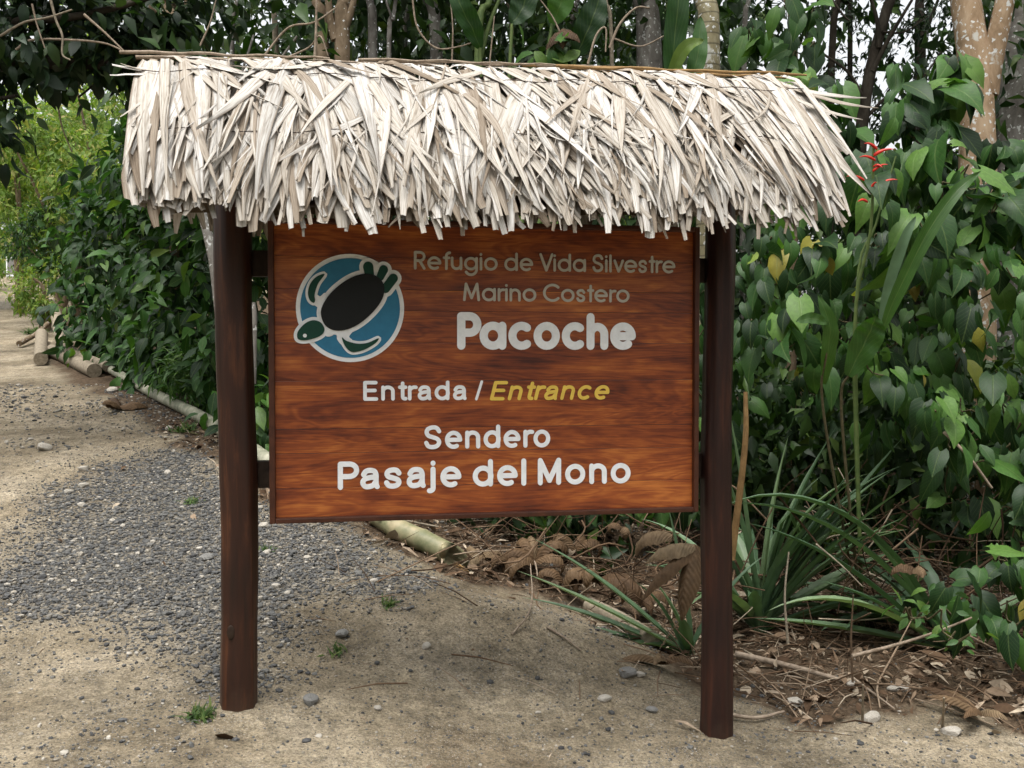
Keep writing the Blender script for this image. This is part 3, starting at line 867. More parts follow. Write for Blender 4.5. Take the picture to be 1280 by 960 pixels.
def plate(name, poly, lvl, mat, parent):
    bm = bmesh.new(); y1 = YF - .0026 * lvl
    vs_ = [bm.verts.new((*[zp(p)[0]], y1, zp(p)[1])) for p in poly]
    f = bm.faces.new(vs_); bm.normal_update()
    if f.normal.y > 0: f.normal_flip()
    r_ = bmesh.ops.extrude_face_region(bm, geom=[f])
    for e in r_['geom']:
        if isinstance(e, bmesh.types.BMVert): e.co.y = YF - .0026 * (lvl - 1) + .0012
    bmesh.ops.recalc_face_normals(bm, faces=bm.faces[:])
    bmesh.ops.triangulate(bm, faces=[f for f in bm.faces if len(f.verts) > 4])
    return bm_obj(name, bm, mat, parent)
circ = lambda cx, cy, r, n=72: [(cx + r * math.cos(2 * PI * i / n), cy + r * math.sin(2 * PI * i / n)) for i in range(n)]
shell = closed_spline([(322, 505), (345, 440), (400, 372), (480, 312), (560, 282), (630, 287), (675, 322), (688, 372), (672, 432), (620, 502), (540, 570), (460, 605), (390, 605), (342, 572)])
head = closed_spline([(187, 645), (193, 612), (230, 570), (275, 550), (318, 560), (342, 595), (334, 625), (300, 648), (240, 664), (200, 662)])
fl1 = closed_spline([(345, 286), (300, 300), (264, 340), (250, 390), (258, 432), (280, 450), (290, 436), (288, 400), (308, 340)])
fl2 = closed_spline([(442, 648), (470, 668), (530, 683), (590, 678), (652, 652), (636, 680), (580, 714), (530, 730), (490, 728), (458, 694)])
def capsule(x0, y0, x1, y1, r0, r1, n=10):
    a = math.atan2(y1 - y0, x1 - x0); out = []
    for i in range(n + 1):
        t = a + PI / 2 + PI * i / n; out.append((x0 + r0 * math.cos(t), y0 + r0 * math.sin(t)))
    for i in range(n + 1):
        t = a - PI / 2 + PI * i / n; out.append((x1 + r1 * math.cos(t), y1 + r1 * math.sin(t)))
    return out
rears = [capsule(595, 240, 603, 290, 30, 26), capsule(684, 255, 664, 298, 26, 22), capsule(740, 304, 695, 364, 27, 26)]
plate('ring', circ(492, 478, 312), 1, M['white'], emblem)
plate('water_disc', circ(492, 478, 287), 2, M['blue'], emblem)
lv = 3
for pol, d in ((shell, 24), (head, 19), (fl1, 15), (fl2, 15), (rears[0], 22), (rears[1], 22), (rears[2], 22)):
    plate('white_outline', offset(pol, d), lv, M['white'], emblem); lv += .15
plate('white_outline', closed_spline([(262, 445), (292, 400), (318, 412), (352, 400), (360, 560), (400, 622), (350, 640), (300, 560), (305, 520), (312, 488), (296, 470)]), lv, M['white'], emblem); lv += .15
plate('white_outline', closed_spline([(360, 600), (440, 600), (520, 590), (484, 640), (500, 662), (455, 672), (440, 690), (415, 660), (408, 630)]), lv, M['white'], emblem)
lv = 5.6
for nm, pol in (('head', head), ('front_flipper', fl1), ('front_flipper', fl2), ('rear_flipper', rears[0]), ('rear_flipper', rears[1]), ('tail', rears[2]) if False else ('rear_flipper', rears[2])):
    plate(nm, pol, lv, M['greenp'], emblem)
plate('shell', shell, lv + 1, M['black'], emblem)
plate('eye', circ(231, 638, 11, 20), lv + 1, M['white'], emblem)

# --- roof: hidden framing, thatch underlayer, leaflets, wires and ridge sticks
roof = None
prof_pts = [(.10, 2.880), (.02, 2.910), (-.08, 2.885), (-.20, 2.765), (-.31, 2.63), (-.42, 2.485), (-.52, 2.335), (-.595, 2.17), (-.63, 2.04)]
pp = np.array(prof_pts); seg = np.hypot(*np.diff(pp, axis=0).T); sl = np.concatenate([[0], np.cumsum(seg)])
def prof(s_, side=1):
    s_ = np.asarray(s_, float)
    y = np.interp(s_, sl, pp[:, 0]); z = np.interp(s_, sl, pp[:, 1])
    y2 = np.interp(s_ + .01, sl, pp[:, 0]); z2 = np.interp(s_ + .01, sl, pp[:, 1])
    y1 = np.interp(s_ - .01, sl, pp[:, 0]); z1 = np.interp(s_ - .01, sl, pp[:, 1])
    ty, tz = y2 - y1, z2 - z1; l_ = np.hypot(ty, tz) + 1e-9
    over = np.clip(s_ - sl[-1], 0, 9); z = z - over * .95; y = y - over * .15
    return y * side, z, (tz / l_) * side, -ty / l_      # normal pointing out of the front slope
S_END = sl[-1] - .08
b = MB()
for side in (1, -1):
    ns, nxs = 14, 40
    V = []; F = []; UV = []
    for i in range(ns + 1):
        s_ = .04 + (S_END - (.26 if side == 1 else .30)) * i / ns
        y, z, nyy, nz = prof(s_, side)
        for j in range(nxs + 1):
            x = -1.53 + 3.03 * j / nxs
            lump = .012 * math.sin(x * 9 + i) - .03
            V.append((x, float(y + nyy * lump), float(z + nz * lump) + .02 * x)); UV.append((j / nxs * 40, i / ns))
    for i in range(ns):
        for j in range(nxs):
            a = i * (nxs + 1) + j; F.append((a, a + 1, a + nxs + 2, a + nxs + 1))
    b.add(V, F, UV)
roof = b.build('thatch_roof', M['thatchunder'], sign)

def strip(x0, s0, L, w, phi, off, lift, twist, fold, side=1, blunt=0.0, bend=0.0, nseg=7, base_w=.75):
    """one dry leaflet lying on the roof: 3 verts across"""
    V = []; UV = []
    for i in range(nseg + 1):
        t = i / nseg; a = phi + bend * t
        x = x0 + math.sin(phi + bend * t * .5) * L * t; s_ = s0 + math.cos(phi + bend * t * .5) * L * t
        y, z, nyy, nz = [float(q_) for q_ in prof(s_, side)]
        wid = w * ((base_w + (1 - base_w) * min(1, t / .3)) * (1 - max(0, (t - .35) / .65) ** 1.5 * (1 - blunt)))
        o_ = off + lift * t * t
        # across direction within the slope
        tang = Vector((0, -nz * 1.0, nyy)) if side == 1 else Vector((0, -nz, nyy))
        ty, tz = (nz * -1, nyy)
        down = Vector((0, ty, tz));  nrm = Vector((0, nyy, nz))
        if down.z > 0: down = -down
        acr = Vector((math.cos(a), 0, 0)) - down * math.sin(a)
        acr.normalize()
        th = twist * (t - .3)
        ac = acr * math.cos(th) + nrm * math.sin(th); nn = nrm * math.cos(th) - acr * math.sin(th)
        c_ = Vector((x, y, z + .02 * x)) + nrm * o_
        for k_ in (-1, 0, 1):
            V.append(c_ + ac * (k_ * wid / 2) + nn * ((1 - abs(k_)) * fold * w)); UV.append((k_ * .5 + .5, t * L * 6))
    F = []
    for i in range(nseg):
        for j in range(2):
            a = i * 3 + j; F.append((a, a + 1, a + 4, a + 3))
    return V, F, UV
rs = random.Random(5)
def lean(x):
    base = .10 + .22 * (x > .2) + .30 * math.sin(x * 2.3 + .6) * math.sin(x * 5.1 + 1.0)
    if x < -1.15: return rs.gauss(.06, .09)
    return rs.gauss(base, .09) if rs.random() < .80 else rs.gauss(-.22, .10)
rows = []
XL, XR = -1.525, 1.47
def row(n, s0a, s0b, La, Lb, o0, o1, wa, wb, blunt, vis, liftb=.03):
    for i in range(n):
        x = XL + (XR - XL) * (i + rs.random()) / n
        L = rs.uniform(La, Lb); s0 = rs.uniform(s0a, s0b); ph = lean(x)
        x0 = min(max(x - math.sin(ph) * L * .5, XL - .01), XR + .02)
        if x0 < XL + .14: ph = rs.uniform(-.02, .14)
        if x < -1.15: L = min(L, 1.0 - s0 + .05 * rs.random())
        if x0 > XR - .15: ph = max(ph, .12)
        rows.append((vis + rs.random() * .5, (x0, s0, L, rs.uniform(wa, wb), ph, rs.uniform(o0, o1), rs.uniform(-.01, liftb), rs.gauss(0, .6), rs.uniform(-.25, .32), 1, blunt if rs.random() < .7 else .1, rs.gauss(0, .2))))
row(230, .68, .86, .24, .38, -.012, .006, .018, .065, .75, 0, .02)
row(170, .52, .72, .36, .50, .004, .018, .018, .07, .4, .4, .03)
row(120, .40, .55, .42, .58, .012, .026, .025, .075, .08, .8, .03)
row(85, .16, .34, .56, .80, .022, .038, .035, .08, .05, 1.2, .03)
row(110, .05, .14, .66, 1.0, .036, .060, .035, .085, .04, 1.6, .035)
for i in range(230):     # fine split fibres
    x = rs.uniform(XL + .05, XR - .1); s0 = rs.uniform(.06, .75); rows.append((.3, (x, s0, rs.uniform(.2, .5) if s0 < .5 else rs.uniform(.15, .3), rs.uniform(.006, .016), lean(x) + rs.gauss(0, .1), rs.uniform(.03, .066), rs.uniform(-.01, .03), rs.gauss(0, .8), .2, 1, .05, rs.gauss(0, .5))))
for i in range(20):      # loose leaflets lying across
    x = rs.uniform(XL + .1, XR - .25); ph = rs.choice([-1, 1, 1]) * rs.uniform(.5, 1.15)
    L = rs.uniform(.3, .6)
    if x + math.sin(ph) * L > XR: ph = -ph
    if x + math.sin(ph) * L < XL: ph = abs(ph)
    rows.append((2.2, (x, rs.uniform(.06, .6), L, rs.uniform(.02, .045), ph, rs.uniform(.05, .065), rs.uniform(0, .03), rs.gauss(0, .8), rs.uniform(-.2, .3), 1, .1, rs.gauss(0, .4))))
for i in range(42):      # leaflets combed along the ridge
    x = rs.uniform(XL + .05, XR - .4); rows.append((1.9, (x, rs.uniform(.06, .15), rs.uniform(.35, .6), rs.uniform(.025, .05), rs.uniform(.7, 1.25), rs.uniform(.045, .062), 0, rs.gauss(0, .5), rs.uniform(-.1, .3), 1, .1, -rs.uniform(.1, .6))))
for i in range(150):     # ragged fringe under the eave
    x = rs.uniform(XL + .05, XR - .02); rows.append((-.5, (x, rs.uniform(.86, .98), rs.uniform(.12, .26) * (1.0 if rs.random() < .8 else 1.35), rs.uniform(.012, .04), rs.gauss(.1, .3), rs.uniform(-.05, -.005), 0, rs.gauss(0, .6), .1, 1, .6, 0)))
for x, s0, L, w, ph in ((-1.46, .25, .20, .04, -1.35), (-1.46, .27, .22, .025, -1.15), (-1.46, .45, .26, .018, -.45), (-1.45, .40, .28, .02, -.6), (-1.46, .27, .16, .018, -1.5),
                        (1.40, .22, .40, .035, .95), (1.42, .24, .44, .03, .85), (1.38, .30, .40, .03, .7)):
    rows.append((3, (x, s0, L, w, ph, .04, .05, .6, .2, 1, .1, .3)))
for i in range(260):     # back slope
    x = XL + (XR - XL) * rs.random(); rows.append((-2, (x, rs.uniform(.1, .72), rs.uniform(.3, .5), rs.uniform(.04, .08), rs.gauss(0, .25), rs.uniform(-.02, .05), 0, rs.gauss(0, .4), .1, -1, .3, 0)))
for i in range(46):      # both gable ends: leaflets hanging over the edge
    e = XL if i % 2 else XR
    rows.append((-.2, (e + (.03 if i % 2 else 0) + rs.uniform(-.01, .02), rs.uniform(.1, .55), rs.uniform(.25, .42), rs.uniform(.02, .05), rs.gauss(.04 if i % 2 else .28, .08), rs.uniform(-.02, .03), .0, rs.gauss(0, .5), .1, 1, .4, 0)))
rows.sort(key=lambda r_: -r_[0])
b = MB()
for i, (vis, a) in enumerate(rows):
    a = list(a); lim = rs.uniform(1.03, 1.165) if rs.random() < .975 else 1.185
    if a[0] < -1.1: lim -= .05
    a[2] = max(.08, min(a[2], (lim - a[1]) / max(.3, math.cos(a[4]))))
    v, f, uv = strip(*a)
    if i < 300:
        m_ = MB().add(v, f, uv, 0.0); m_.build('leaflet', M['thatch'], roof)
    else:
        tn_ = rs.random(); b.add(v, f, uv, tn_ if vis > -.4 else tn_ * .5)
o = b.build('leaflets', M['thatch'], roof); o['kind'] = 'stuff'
# tie wires
for s_, o_ in ((.30, .062), (.66, .048)):
    pts = []
    for i in range(60):
        x = XL - .01 + (XR - XL + .02) * i / 59
        y, z, nyy, nz = prof(s_ + .012 * math.sin(x * 4 + s_ * 9) + .006 * math.sin(x * 11))
        w_ = o_ + .006 * math.sin(x * 23)
        pts.append((x, float(y + nyy * w_), float(z + nz * w_) + .02 * x))
    v, f, uv = tube(pts, .0022, 5); MB().add(v, f, uv).build('tie_wire', M['wire'], roof)
# ridge sticks
for x0, x1, dy, dz, r_ in ((-1.66, -.75, -.02, .030, .008), (-1.60, -.2, .02, .022, .009), (-.62, .62, -.01, .030, .008), (-.55, .35, -.05, .022, .006), (.15, 1.54, -.01, .026, .008), (.3, 1.57, -.05, .016, .008), (.55, 1.50, .03, .022, .009)):
    n_ = 14
    pts = [(x0 + (x1 - x0) * i / n_, -.015 + dy + .006 * math.sin(i), 2.945 + dz + .02 * (x0 + (x1 - x0) * i / n_) + .004 * math.sin(i * 1.7 + x0)) for i in range(n_ + 1)]
    v, f, uv = tube(pts, [r_ * (1 - .4 * i / n_) for i in range(n_ + 1)], 6); MB().add(v, f, uv).build('ridge_stick', M['orangestick'] if x0 > .1 else M['twig'], roof)
# framing under the thatch
v, f, uv = tube([(-1.45, 0, 2.79), (1.40, 0, 2.85)], .04, 10); MB().add(v, f, uv).build('ridge_beam', M['postr'], roof)
for x in (-1.17, 0, 1.14):
    for sd_ in (-1, 1):
        v, f, uv = tube([(x, .02 * sd_, 2.79 + .02 * x), (x, .46 * sd_, 2.30 + .02 * x)], .03, 8); MB().add(v, f, uv).build('rafter', M['postr'], roof)
for sd_ in (-1, 1):
    v, f, uv = tube([(-1.30, .40 * sd_, 2.36), (1.30, .40 * sd_, 2.41)], .025, 8); MB().add(v, f, uv).build('purlin', M['postr'], roof)

# ------------------------------------------------------------------ poles, logs, sticks and stones
def pole(name, pts, r, mat, label, cat, node=.45, hollow=False, group=None, sides=14, knob=.10):
    path = smooth_path(pts, 40); L = sum((path[i + 1] - path[i]).length for i in range(39))
    rr = []
    acc = 0
    for i in range(40):
        if i: acc += (path[i] - path[i - 1]).length
        ph = (acc % node) / node
        rr.append((r if not hasattr(r, '__len__') else r[0] + (r[1] - r[0]) * i / 39) * (1 + knob * max(0, 1 - min(ph, 1 - ph) * 12)))
    base = path[0].copy(); base.z = min(p.z for p in path)
    if hollow:
        root = empty(name, base, label, cat, group)
        v, f, uv = tube(path, rr, sides, cap=False); 
        # rim and inner wall at the open end
        e = path[-1]; t = (path[-1] - path[-2]).normalized(); inner = [e, e - t * .10]
        b_ = MB().add(v, f, uv); 
        v2, f2, uv2 = tube([e, e - t * .25], [rr[-1] * .78, rr[-1] * .74], sides, cap=False)
        b0 = len(b_.v); b_.add(v2, [q_[::-1] for q_ in f2], uv2)
        cut = Vector((.15, -1, .35)).normalized()
        for i_ in list(range((len(path) - 1) * sides, len(path) * sides)) + list(range(b0, b0 + sides)):
            b_.v[i_] = tuple(Vector(b_.v[i_]) - t * (1.5 * (Vector(b_.v[i_]) - e).dot(cut)))
        n_ = len(path) * sides
        for k_ in range(sides):
            k2 = (k_ + 1) % sides
            b_.f.append((n_ - sides + k_, n_ - sides + k2, b0 + k2, b0 + k_))
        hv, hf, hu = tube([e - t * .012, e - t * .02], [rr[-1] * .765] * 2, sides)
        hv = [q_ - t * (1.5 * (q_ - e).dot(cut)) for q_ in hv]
        MB().add(hv, hf, hu).build('hollow', M['black'], root).location = -base  # black disc just inside the open end, painting the shade of the cavity
        o = b_.build('culm', mat, root); o.location = -base
        for k_ in range(5):      # splintered rim
            a = -1.2 + k_ * .35 + random.random() * .1
            side_ = Vector((math.cos(a), 0, math.sin(a))) if abs(t.y) > .5 else Vector((0, math.cos(a), math.sin(a)))
            p0 = e - Vector((0, 0, rr[-1] * .7)) + Vector((.02 * k_ - .04, 0, 0))
            v3, f3, uv3 = tube([p0 - t * .03, p0 + t * (.10 + .03 * random.random()) + Vector((0, 0, -.03))], [.010, .003], 5)
            MB().add(v3, f3, uv3).build('splinter', M['orangestick'], root, None).location = -base
        return root
    v, f, uv = tube(path, rr, sides)
    b_ = MB().add(v, f, uv); o = b_.build(name, mat, None, loc=base)
    return tag(o, label, cat, group)
up = lambda p, h: Vector((p.x, p.y, GZ(p.x, p.y) + h))
pole('bamboo_pole', [up(GG(462, 655) + Vector((-.25, .35, 0)), .10), up(GG(490, 668), .085), up(GG(530, 690), .075), up(GG(566, 706), .075)], .078, M['bamboo'], 'thick hollow bamboo pole with splintered open end under the board', 'bamboo pole', .24, True)
A, B_ = GG(140, 470), GG(345, 596)
pole('fallen_pole', [up(A, .08), up(A.lerp(B_, .35), .07), up(A.lerp(B_, .7), .085), up(B_, .08), up(GG(430, 640), .06)], [.055, .075], M['mossypole'], 'long mossy grey pole lying along the foot of the left shrub', 'pole', .5)
pole('log', [up(GG(66, 448), .09), up(GG(110, 468), .09), up(GG(118, 472), .09)], .10, M['palewood'], 'short straight cut log nearest the long mossy pole', 'log', 9)
pole('bent_log', [up(GG(70, 420), .35), up(GG(76, 440), .22), up(GG(95, 455), .16), up(GG(134, 470), .13)], [.085, .07], M['palewood'], 'bent pale branch log lying on the cut log pile by the track', 'log', 9)
pole('log', [up(GG(52, 428), .14), up(GG(51, 458), .11)], .10, M['palewood'], 'short log with dark end pointing at the camera, left of the pile', 'log', 9)
pole('log', [up(GG(24, 436), .08), up(GG(45, 428), .14), up(GG(60, 420), .22)], .045, M['barkbrown'], 'thin dark branch leaning on the leftmost short log', 'log', 9)
pole('log', [up(GG(69, 412), .45), up(GG(80, 432), .10)], .085, M['palewood'], 'short orange-brown stub standing up behind the bent log', 'log', 9)
pole('rotten_log', [up(GG(735, 768), .06), up(GG(775, 785), .06), up(GG(815, 808), .05)], .052, M['palewood'], 'grey rotten log half buried at the edge of the bank', 'log', 9)

def stick(pts, r, mat, label):
    path = smooth_path(pts, 12); base = path[0].copy()
    v, f, uv = tube(path, [r * (1 - .45 * i / 11) for i in range(12)], 6)
    return tag(MB().add(v, f, uv).build('stick', mat, None, loc=base), label, 'stick')
stick([up(GG(415, 657), .05), up(GG(480, 668), .13), up(GG(548, 680), .11)], .014, M['palewood'], 'long pale stick lying over the open bamboo pole')
stick([up(GG(684, 788), .012), up(GG(706, 802), .015), up(GG(727, 818), .012)], .008, M['twig'], 'brown stick lying on bare sand in front of the bank')
stick([up(GG(640, 800), .008), up(GG(664, 765), .03), up(GG(663, 722), .10)], .007, M['twig'], 'thin straw-coloured stick standing up before the curled dead leaves')
stick([up(GG(1078, 905), .01), P(1079, 856, 4.95)], .008, M['palewood'], 'short upright pale twig left of the white stone')
stick([up(GG(1178, 912), .01), P(1180, 872, 4.75)], .008, M['palewood'], 'short upright pale twig behind the rightmost white stone')
stick([up(GG(1065, 850), .02), up(GG(1090, 870), .02), up(GG(1118, 892), .02)], .009, M['twig'], 'tan twig lying diagonally between the white stones')
stick([up(GG(905, 900), .03), up(GG(945, 905), .03), up(GG(980, 896), .03)], .013, M['litterwood'] if 'litterwood' in M else M['twig'], 'brown stick on the ground right of the dark post foot')
stick([up(GG(920, 828), .06), up(GG(985, 845), .06), up(GG(1050, 860), .05)], .024, M['twig'], 'thick flat dead stalk lying right of the dark post')
stick([P(1065, 820, 5.3), P(1120, 806, 5.4), P(1170, 790, 5.4), P(1215, 772, 5.35)], .011, M['twig'], 'long curved brown branch reaching from the lower right bush')
stick([P(1020, 680, 5.5), P(1050, 705, 5.4), P(1078, 733, 5.35)], .006, M['palewood'], 'white bent twig caught in the spiky plant')
stick([P(985, 805, 5.35), P(981, 745, 5.4), P(986, 690, 5.5)], .008, M['palewood'], 'upright pale stem beside the spiky plant base')
stick([P(914, 700, 5.6), P(931, 560, 5.65), P(932, 490, 5.7)], .022, M['orangestick'], 'broken orange-brown stump stem beside the dark post')
stick([P(1180, 540, 6.0), P(1210, 570, 5.9), P(1240, 610, 5.9)], .012, M['twig'], 'thick brown vine stem hanging among the right-hand vines')
stick([P(316, 480, 6.4), P(318, 400, 6.4), P(317, 378, 6.4)], .022, M['barkgrey'], 'pale broken stake seen between left post and board')

STM = [big_pebble(i) for i in range(7)]
def stone(u, v, px, mat, label, sink=.35):
    p = GG(u, v); s_ = px / FPX * p.y / 2
    o = link('stone', STM[int(rng.integers(7))].copy()); o.data.materials.append(M[mat])
    o.location = (p.x, p.y, p.z + s_ * (.62 - sink)); o.scale = (s_, s_, s_); o.rotation_euler = (rng.uniform(-.2, .2), rng.uniform(-.2, .2), rng.uniform(0, 6))
    return tag(o, label, 'stone', 'stones lying on the ground')
for a in [(388, 883, 24, 'greystone', 'flat grey stone just right of the left post foot'),
          (993, 880, 24, 'stone', 'white stone nearest the foot of the dark right post'),
          (1089, 900, 24, 'stone', 'white angular stone below the short upright twig'),
          (1189, 918, 24, 'stone', 'rightmost white stone on the sandy ground'),
          (1116, 866, 14, 'stone', 'left one of two small pale stones touching each other'),
          (1130, 868, 16, 'stone', 'right one of two small pale stones touching each other'),
          (1064, 856, 12, 'stone', 'small pale stone under the diagonal tan twig'),
          (784, 848, 24, 'greystone', 'rounded grey-brown stone at the edge of the bank litter'),
          (800, 846, 14, 'stone', 'small pale stone beside the rounded bank stone'),
          (815, 892, 16, 'greystone', 'brownish stone lying low on sand left of the dark post'),
          (756, 876, 17, 'stone', 'cream stone on sand in front of the bank'),
          (533, 810, 14, 'stone', 'round pale stone alone in the middle of the sand'),
          (472, 888, 13, 'stone', 'small white stone low in the middle of the sand'),
          (428, 798, 22, 'greystone', 'largest grey stone at the right edge of the gravel'),
          (467, 728, 11, 'stone', 'round cream pebble in gravel under the board'),
          (330, 660, 16, 'stone', 'whitish stone beside left post under the board corner'),
          (345, 736, 15, 'stone', 'white stone in gravel right of the left post'),
          (334, 694, 13, 'stone', 'pale stone in gravel close to the left post'),
          (258, 700, 20, 'greystone', 'dark grey rock in the gravel left of the left post'),
          (250, 688, 11, 'stone', 'white stone just behind the dark grey rock'),
          (210, 592, 12, 'stone', 'cream stone on the track below the leaf pile'),
          (105, 588, 16, 'stone', 'pair-forming pale stone on the left track, upper one'),
          (104, 610, 14, 'stone', 'pale stone on the left track, just below another'),
          (55, 562, 22, 'stone', 'wide pale stone at the far left of the track'),
          (102, 634, 12, 'stone', 'lowest pale stone on the left of the gravel'),
          (142, 653, 10, 'stone', 'small round white stone in the left gravel'),
          (211, 536, 12, 'stone', 'pale stone next to the small green weed by the pole'),
          (86, 617, 11, 'stone', 'small cream stone leftmost of the row on the track'),
          (140, 490, 14, 'stone', 'pale slab below the end of the bent log')]: stone(*a)

# ------------------------------------------------------------------ dead curled leaves
def curl(L, w, roll, seed, side=.35, nr=12):
    """a dried lobe rolling up along its length, edges folded in"""
    r = random.Random(seed); V = []; UV = []; F = []
    p = Vector((0, 0, 0)); a = r.uniform(.3, .7)
    for i in range(nr + 1):
        t = i / nr
        wid = w * (math.sin(PI * min(1, t * .9 + .08)) ** .7) * (1 - .3 * t)
        n_ = Vector((0, -math.sin(a), math.cos(a)))
        for k_ in (-2, -1, 0, 1, 2):
            c_ = k_ / 2
            V.append(p + Vector((c_ * wid * (1 - side * abs(c_)), 0, 0)) + n_ * (-abs(c_) ** 1.5 * wid * .8 + r.uniform(-.08, .08) * wid))
            UV.append((c_ * .5 + .5, t))
        p = p + Vector((0, math.cos(a), math.sin(a))) * (L / nr); a -= roll / nr * (.4 + 1.3 * t)
    for i in range(nr):
        for j in range(4):
            q_ = i * 5 + j; F.append((q_, q_ + 1, q_ + 6, q_ + 5))
    return V, F, UV
def dead_leaf(p, lobes, label, stalk=None):
    root = empty('dead_leaf', p, label, 'dead leaf', 'dead leaves on the bank'); root.scale = (1.05, 1.05, 1.05)
    for i, (az, el, L, w, roll) in enumerate(lobes):
        v, f, uv = curl(L, w, roll, int(p.x * 1000) + i)
        m = Matrix.Rotation(math.radians(az), 4, 'Z') @ Matrix.Rotation(math.radians(el), 4, 'X')
        MB().add([m @ Vector(q_) for q_ in v], f, uv, 0).build('lobe', M['dried'], root)
    if stalk:
        v, f, uv = tube(smooth_path([Vector((0, 0, 0)), Vector(stalk) * .5 + Vector((0, 0, .02)), Vector(stalk)], 8), [.008] * 4 + [.006] * 4, 6)
        MB().add(v, f, uv).build('stalk', M['twig'], root)
    return root
def DL(u, v, h): q_ = GG(u, v); return Vector((q_.x, q_.y, q_.z + h))
dead_leaf(DL(668, 722, .10), [(140, 15, .40, .085, 3.0), (110, 10, .40, .085, 3.4), (95, 25, .42, .08, 4.6), (-60, 45, .50, .09, 5.0), (-85, 40, .46, .09, 4.4), (40, 50, .44, .08, 5.2), (10, 65, .50, .07, 6.5), (-110, 20, .36, .08, 3.6)], 'large star-shaped dead leaf with curled lobes at the crest of the bank', (0.02, -.12, -.08))
dead_leaf(DL(748, 764, .22), [(110, 30, .46, .10, 4.2), (215, 20, .44, .10, 3.4), (235, 10, .48, .11, 2.8), (150, 25, .40, .09, 4.6)], 'brown drooping dead leaf with wrinkled lobes over green straps')
dead_leaf(P(868, 680, 5.6), [(150, -62, .44, .11, .9), (105, -30, .32, .10, 1.3), (120, -55, .46, .08, .8)], 'pale tan dead leaf hanging just left of the dark post')
dead_leaf(P(840, 668, 5.75), [(95, -5, .30, .09, 2.4), (70, -10, .25, .08, 2.4)], 'tan dead leaf folded behind the hanging pale one')
dead_leaf(DL(598, 705, .06), [(30, 10, .22, .06, 2.0), (160, 5, .2, .06, 2.4), (260, 10, .2, .05, 2.0)], 'small crumpled dead leaf beside the open bamboo end')
dead_leaf(P(780, 662, 6.3), [(180, 20, .22, .06, 5.5), (90, 20, .2, .05, 5.0)], 'rolled rust-brown leaf hanging below the board')
dead_leaf(DL(150, 514, .05), [(40, 10, .38, .12, 1.6), (-60, 10, .34, .11, 1.8), (160, 10, .3, .10, 1.6)], 'red-brown dead leaf on the track below the left shrub')
dead_leaf(P(1145, 712, 5.8), [(170, 0, .2, .07, 2.0), (100, 0, .2, .07, 2.4)], 'tan crumpled leaf in the dark gap at right')
dead_leaf(DL(1225, 905, .05), [(60, 5, .3, .05, 1.0), (100, 5, .32, .05, .8), (140, 5, .3, .05, 1.0), (20, 5, .26, .05, 1.0), (190, 10, .22, .05, 1.2)], 'grey frayed dead palm scrap at the lower right corner')
dead_leaf(P(790, 22, 9.0) + Vector((0, 0, 0)), [(90, -10, .34, .12, 1.2), (200, -20, .3, .1, 1.5)], 'rust-red dead leaf hanging above the roof ridge') if False else None

dead_leaf(DL(632, 712, .06), [(60, 20, .30, .07, 3.6), (150, 15, .28, .07, 3.2), (280, 20, .26, .07, 3.8)], 'curled brown dead leaf just left of the star-shaped one')
dead_leaf(DL(705, 742, .08), [(100, 30, .34, .08, 4.2), (200, 20, .34, .08, 3.2), (300, 35, .3, .08, 4.6)], 'curled brown dead leaf between the star-shaped and the drooping one')
dead_leaf(DL(720, 712, .14), [(80, 40, .36, .09, 4.0), (250, 35, .36, .08, 4.2), (330, 50, .3, .07, 5.0)], 'curled brown dead leaf behind the drooping one under the board')
dead_leaf(DL(800, 770, .10), [(90, 25, .32, .08, 3.4), (190, 10, .34, .09, 2.6), (240, 20, .3, .08, 3.0)], 'crumpled tan dead leaf among straps beside the rotten log')
dead_leaf(DL(830, 838, .04), [(100, 10, .3, .05, 1.4), (160, 5, .3, .06, 1.6), (220, 10, .24, .05, 1.8)], 'dry frayed leaf low on the bank left of the dark post')
# dry stems tangled under the vines
r_ = random.Random(41); b_ = MB()
for i in range(210):
    if i % 3: u_, v_, y_ = r_.uniform(915, 1290), r_.uniform(560, 800), r_.uniform(6.1, 7.2)
    else: u_, v_, y_ = r_.uniform(560, 880), r_.uniform(640, 740), r_.uniform(6.2, 7.6)
    p_ = P(u_, v_, y_); g_ = GZ(p_.x, p_.y); p_.z = max(p_.z if p_.z < g_ + .7 else g_ + r_.uniform(0, .6), g_ + .01)
    L_ = r_.uniform(.25, .9); a_ = r_.uniform(0, 6.28); e_ = r_.uniform(-.5, .9)
    q_ = p_ + Vector((math.cos(a_) * math.cos(e_), math.sin(a_) * .5 * math.cos(e_), math.sin(e_))) * L_
    q_.z = max(q_.z, GZ(q_.x, q_.y) + .01)
    m_ = (p_ + q_) / 2 + Vector((r_.gauss(0, .05), 0, r_.gauss(0, .05)))
    b_.add(*tube(smooth_path([p_, m_, q_], 6), r_.choice([.003, .004, .005, .007]), 5), tone=r_.random() * .6)
tag(b_.build('dead_stems', M['litter']), 'tangle of dry dead stems under the vines and behind the bank', 'dead stems', kind='stuff')

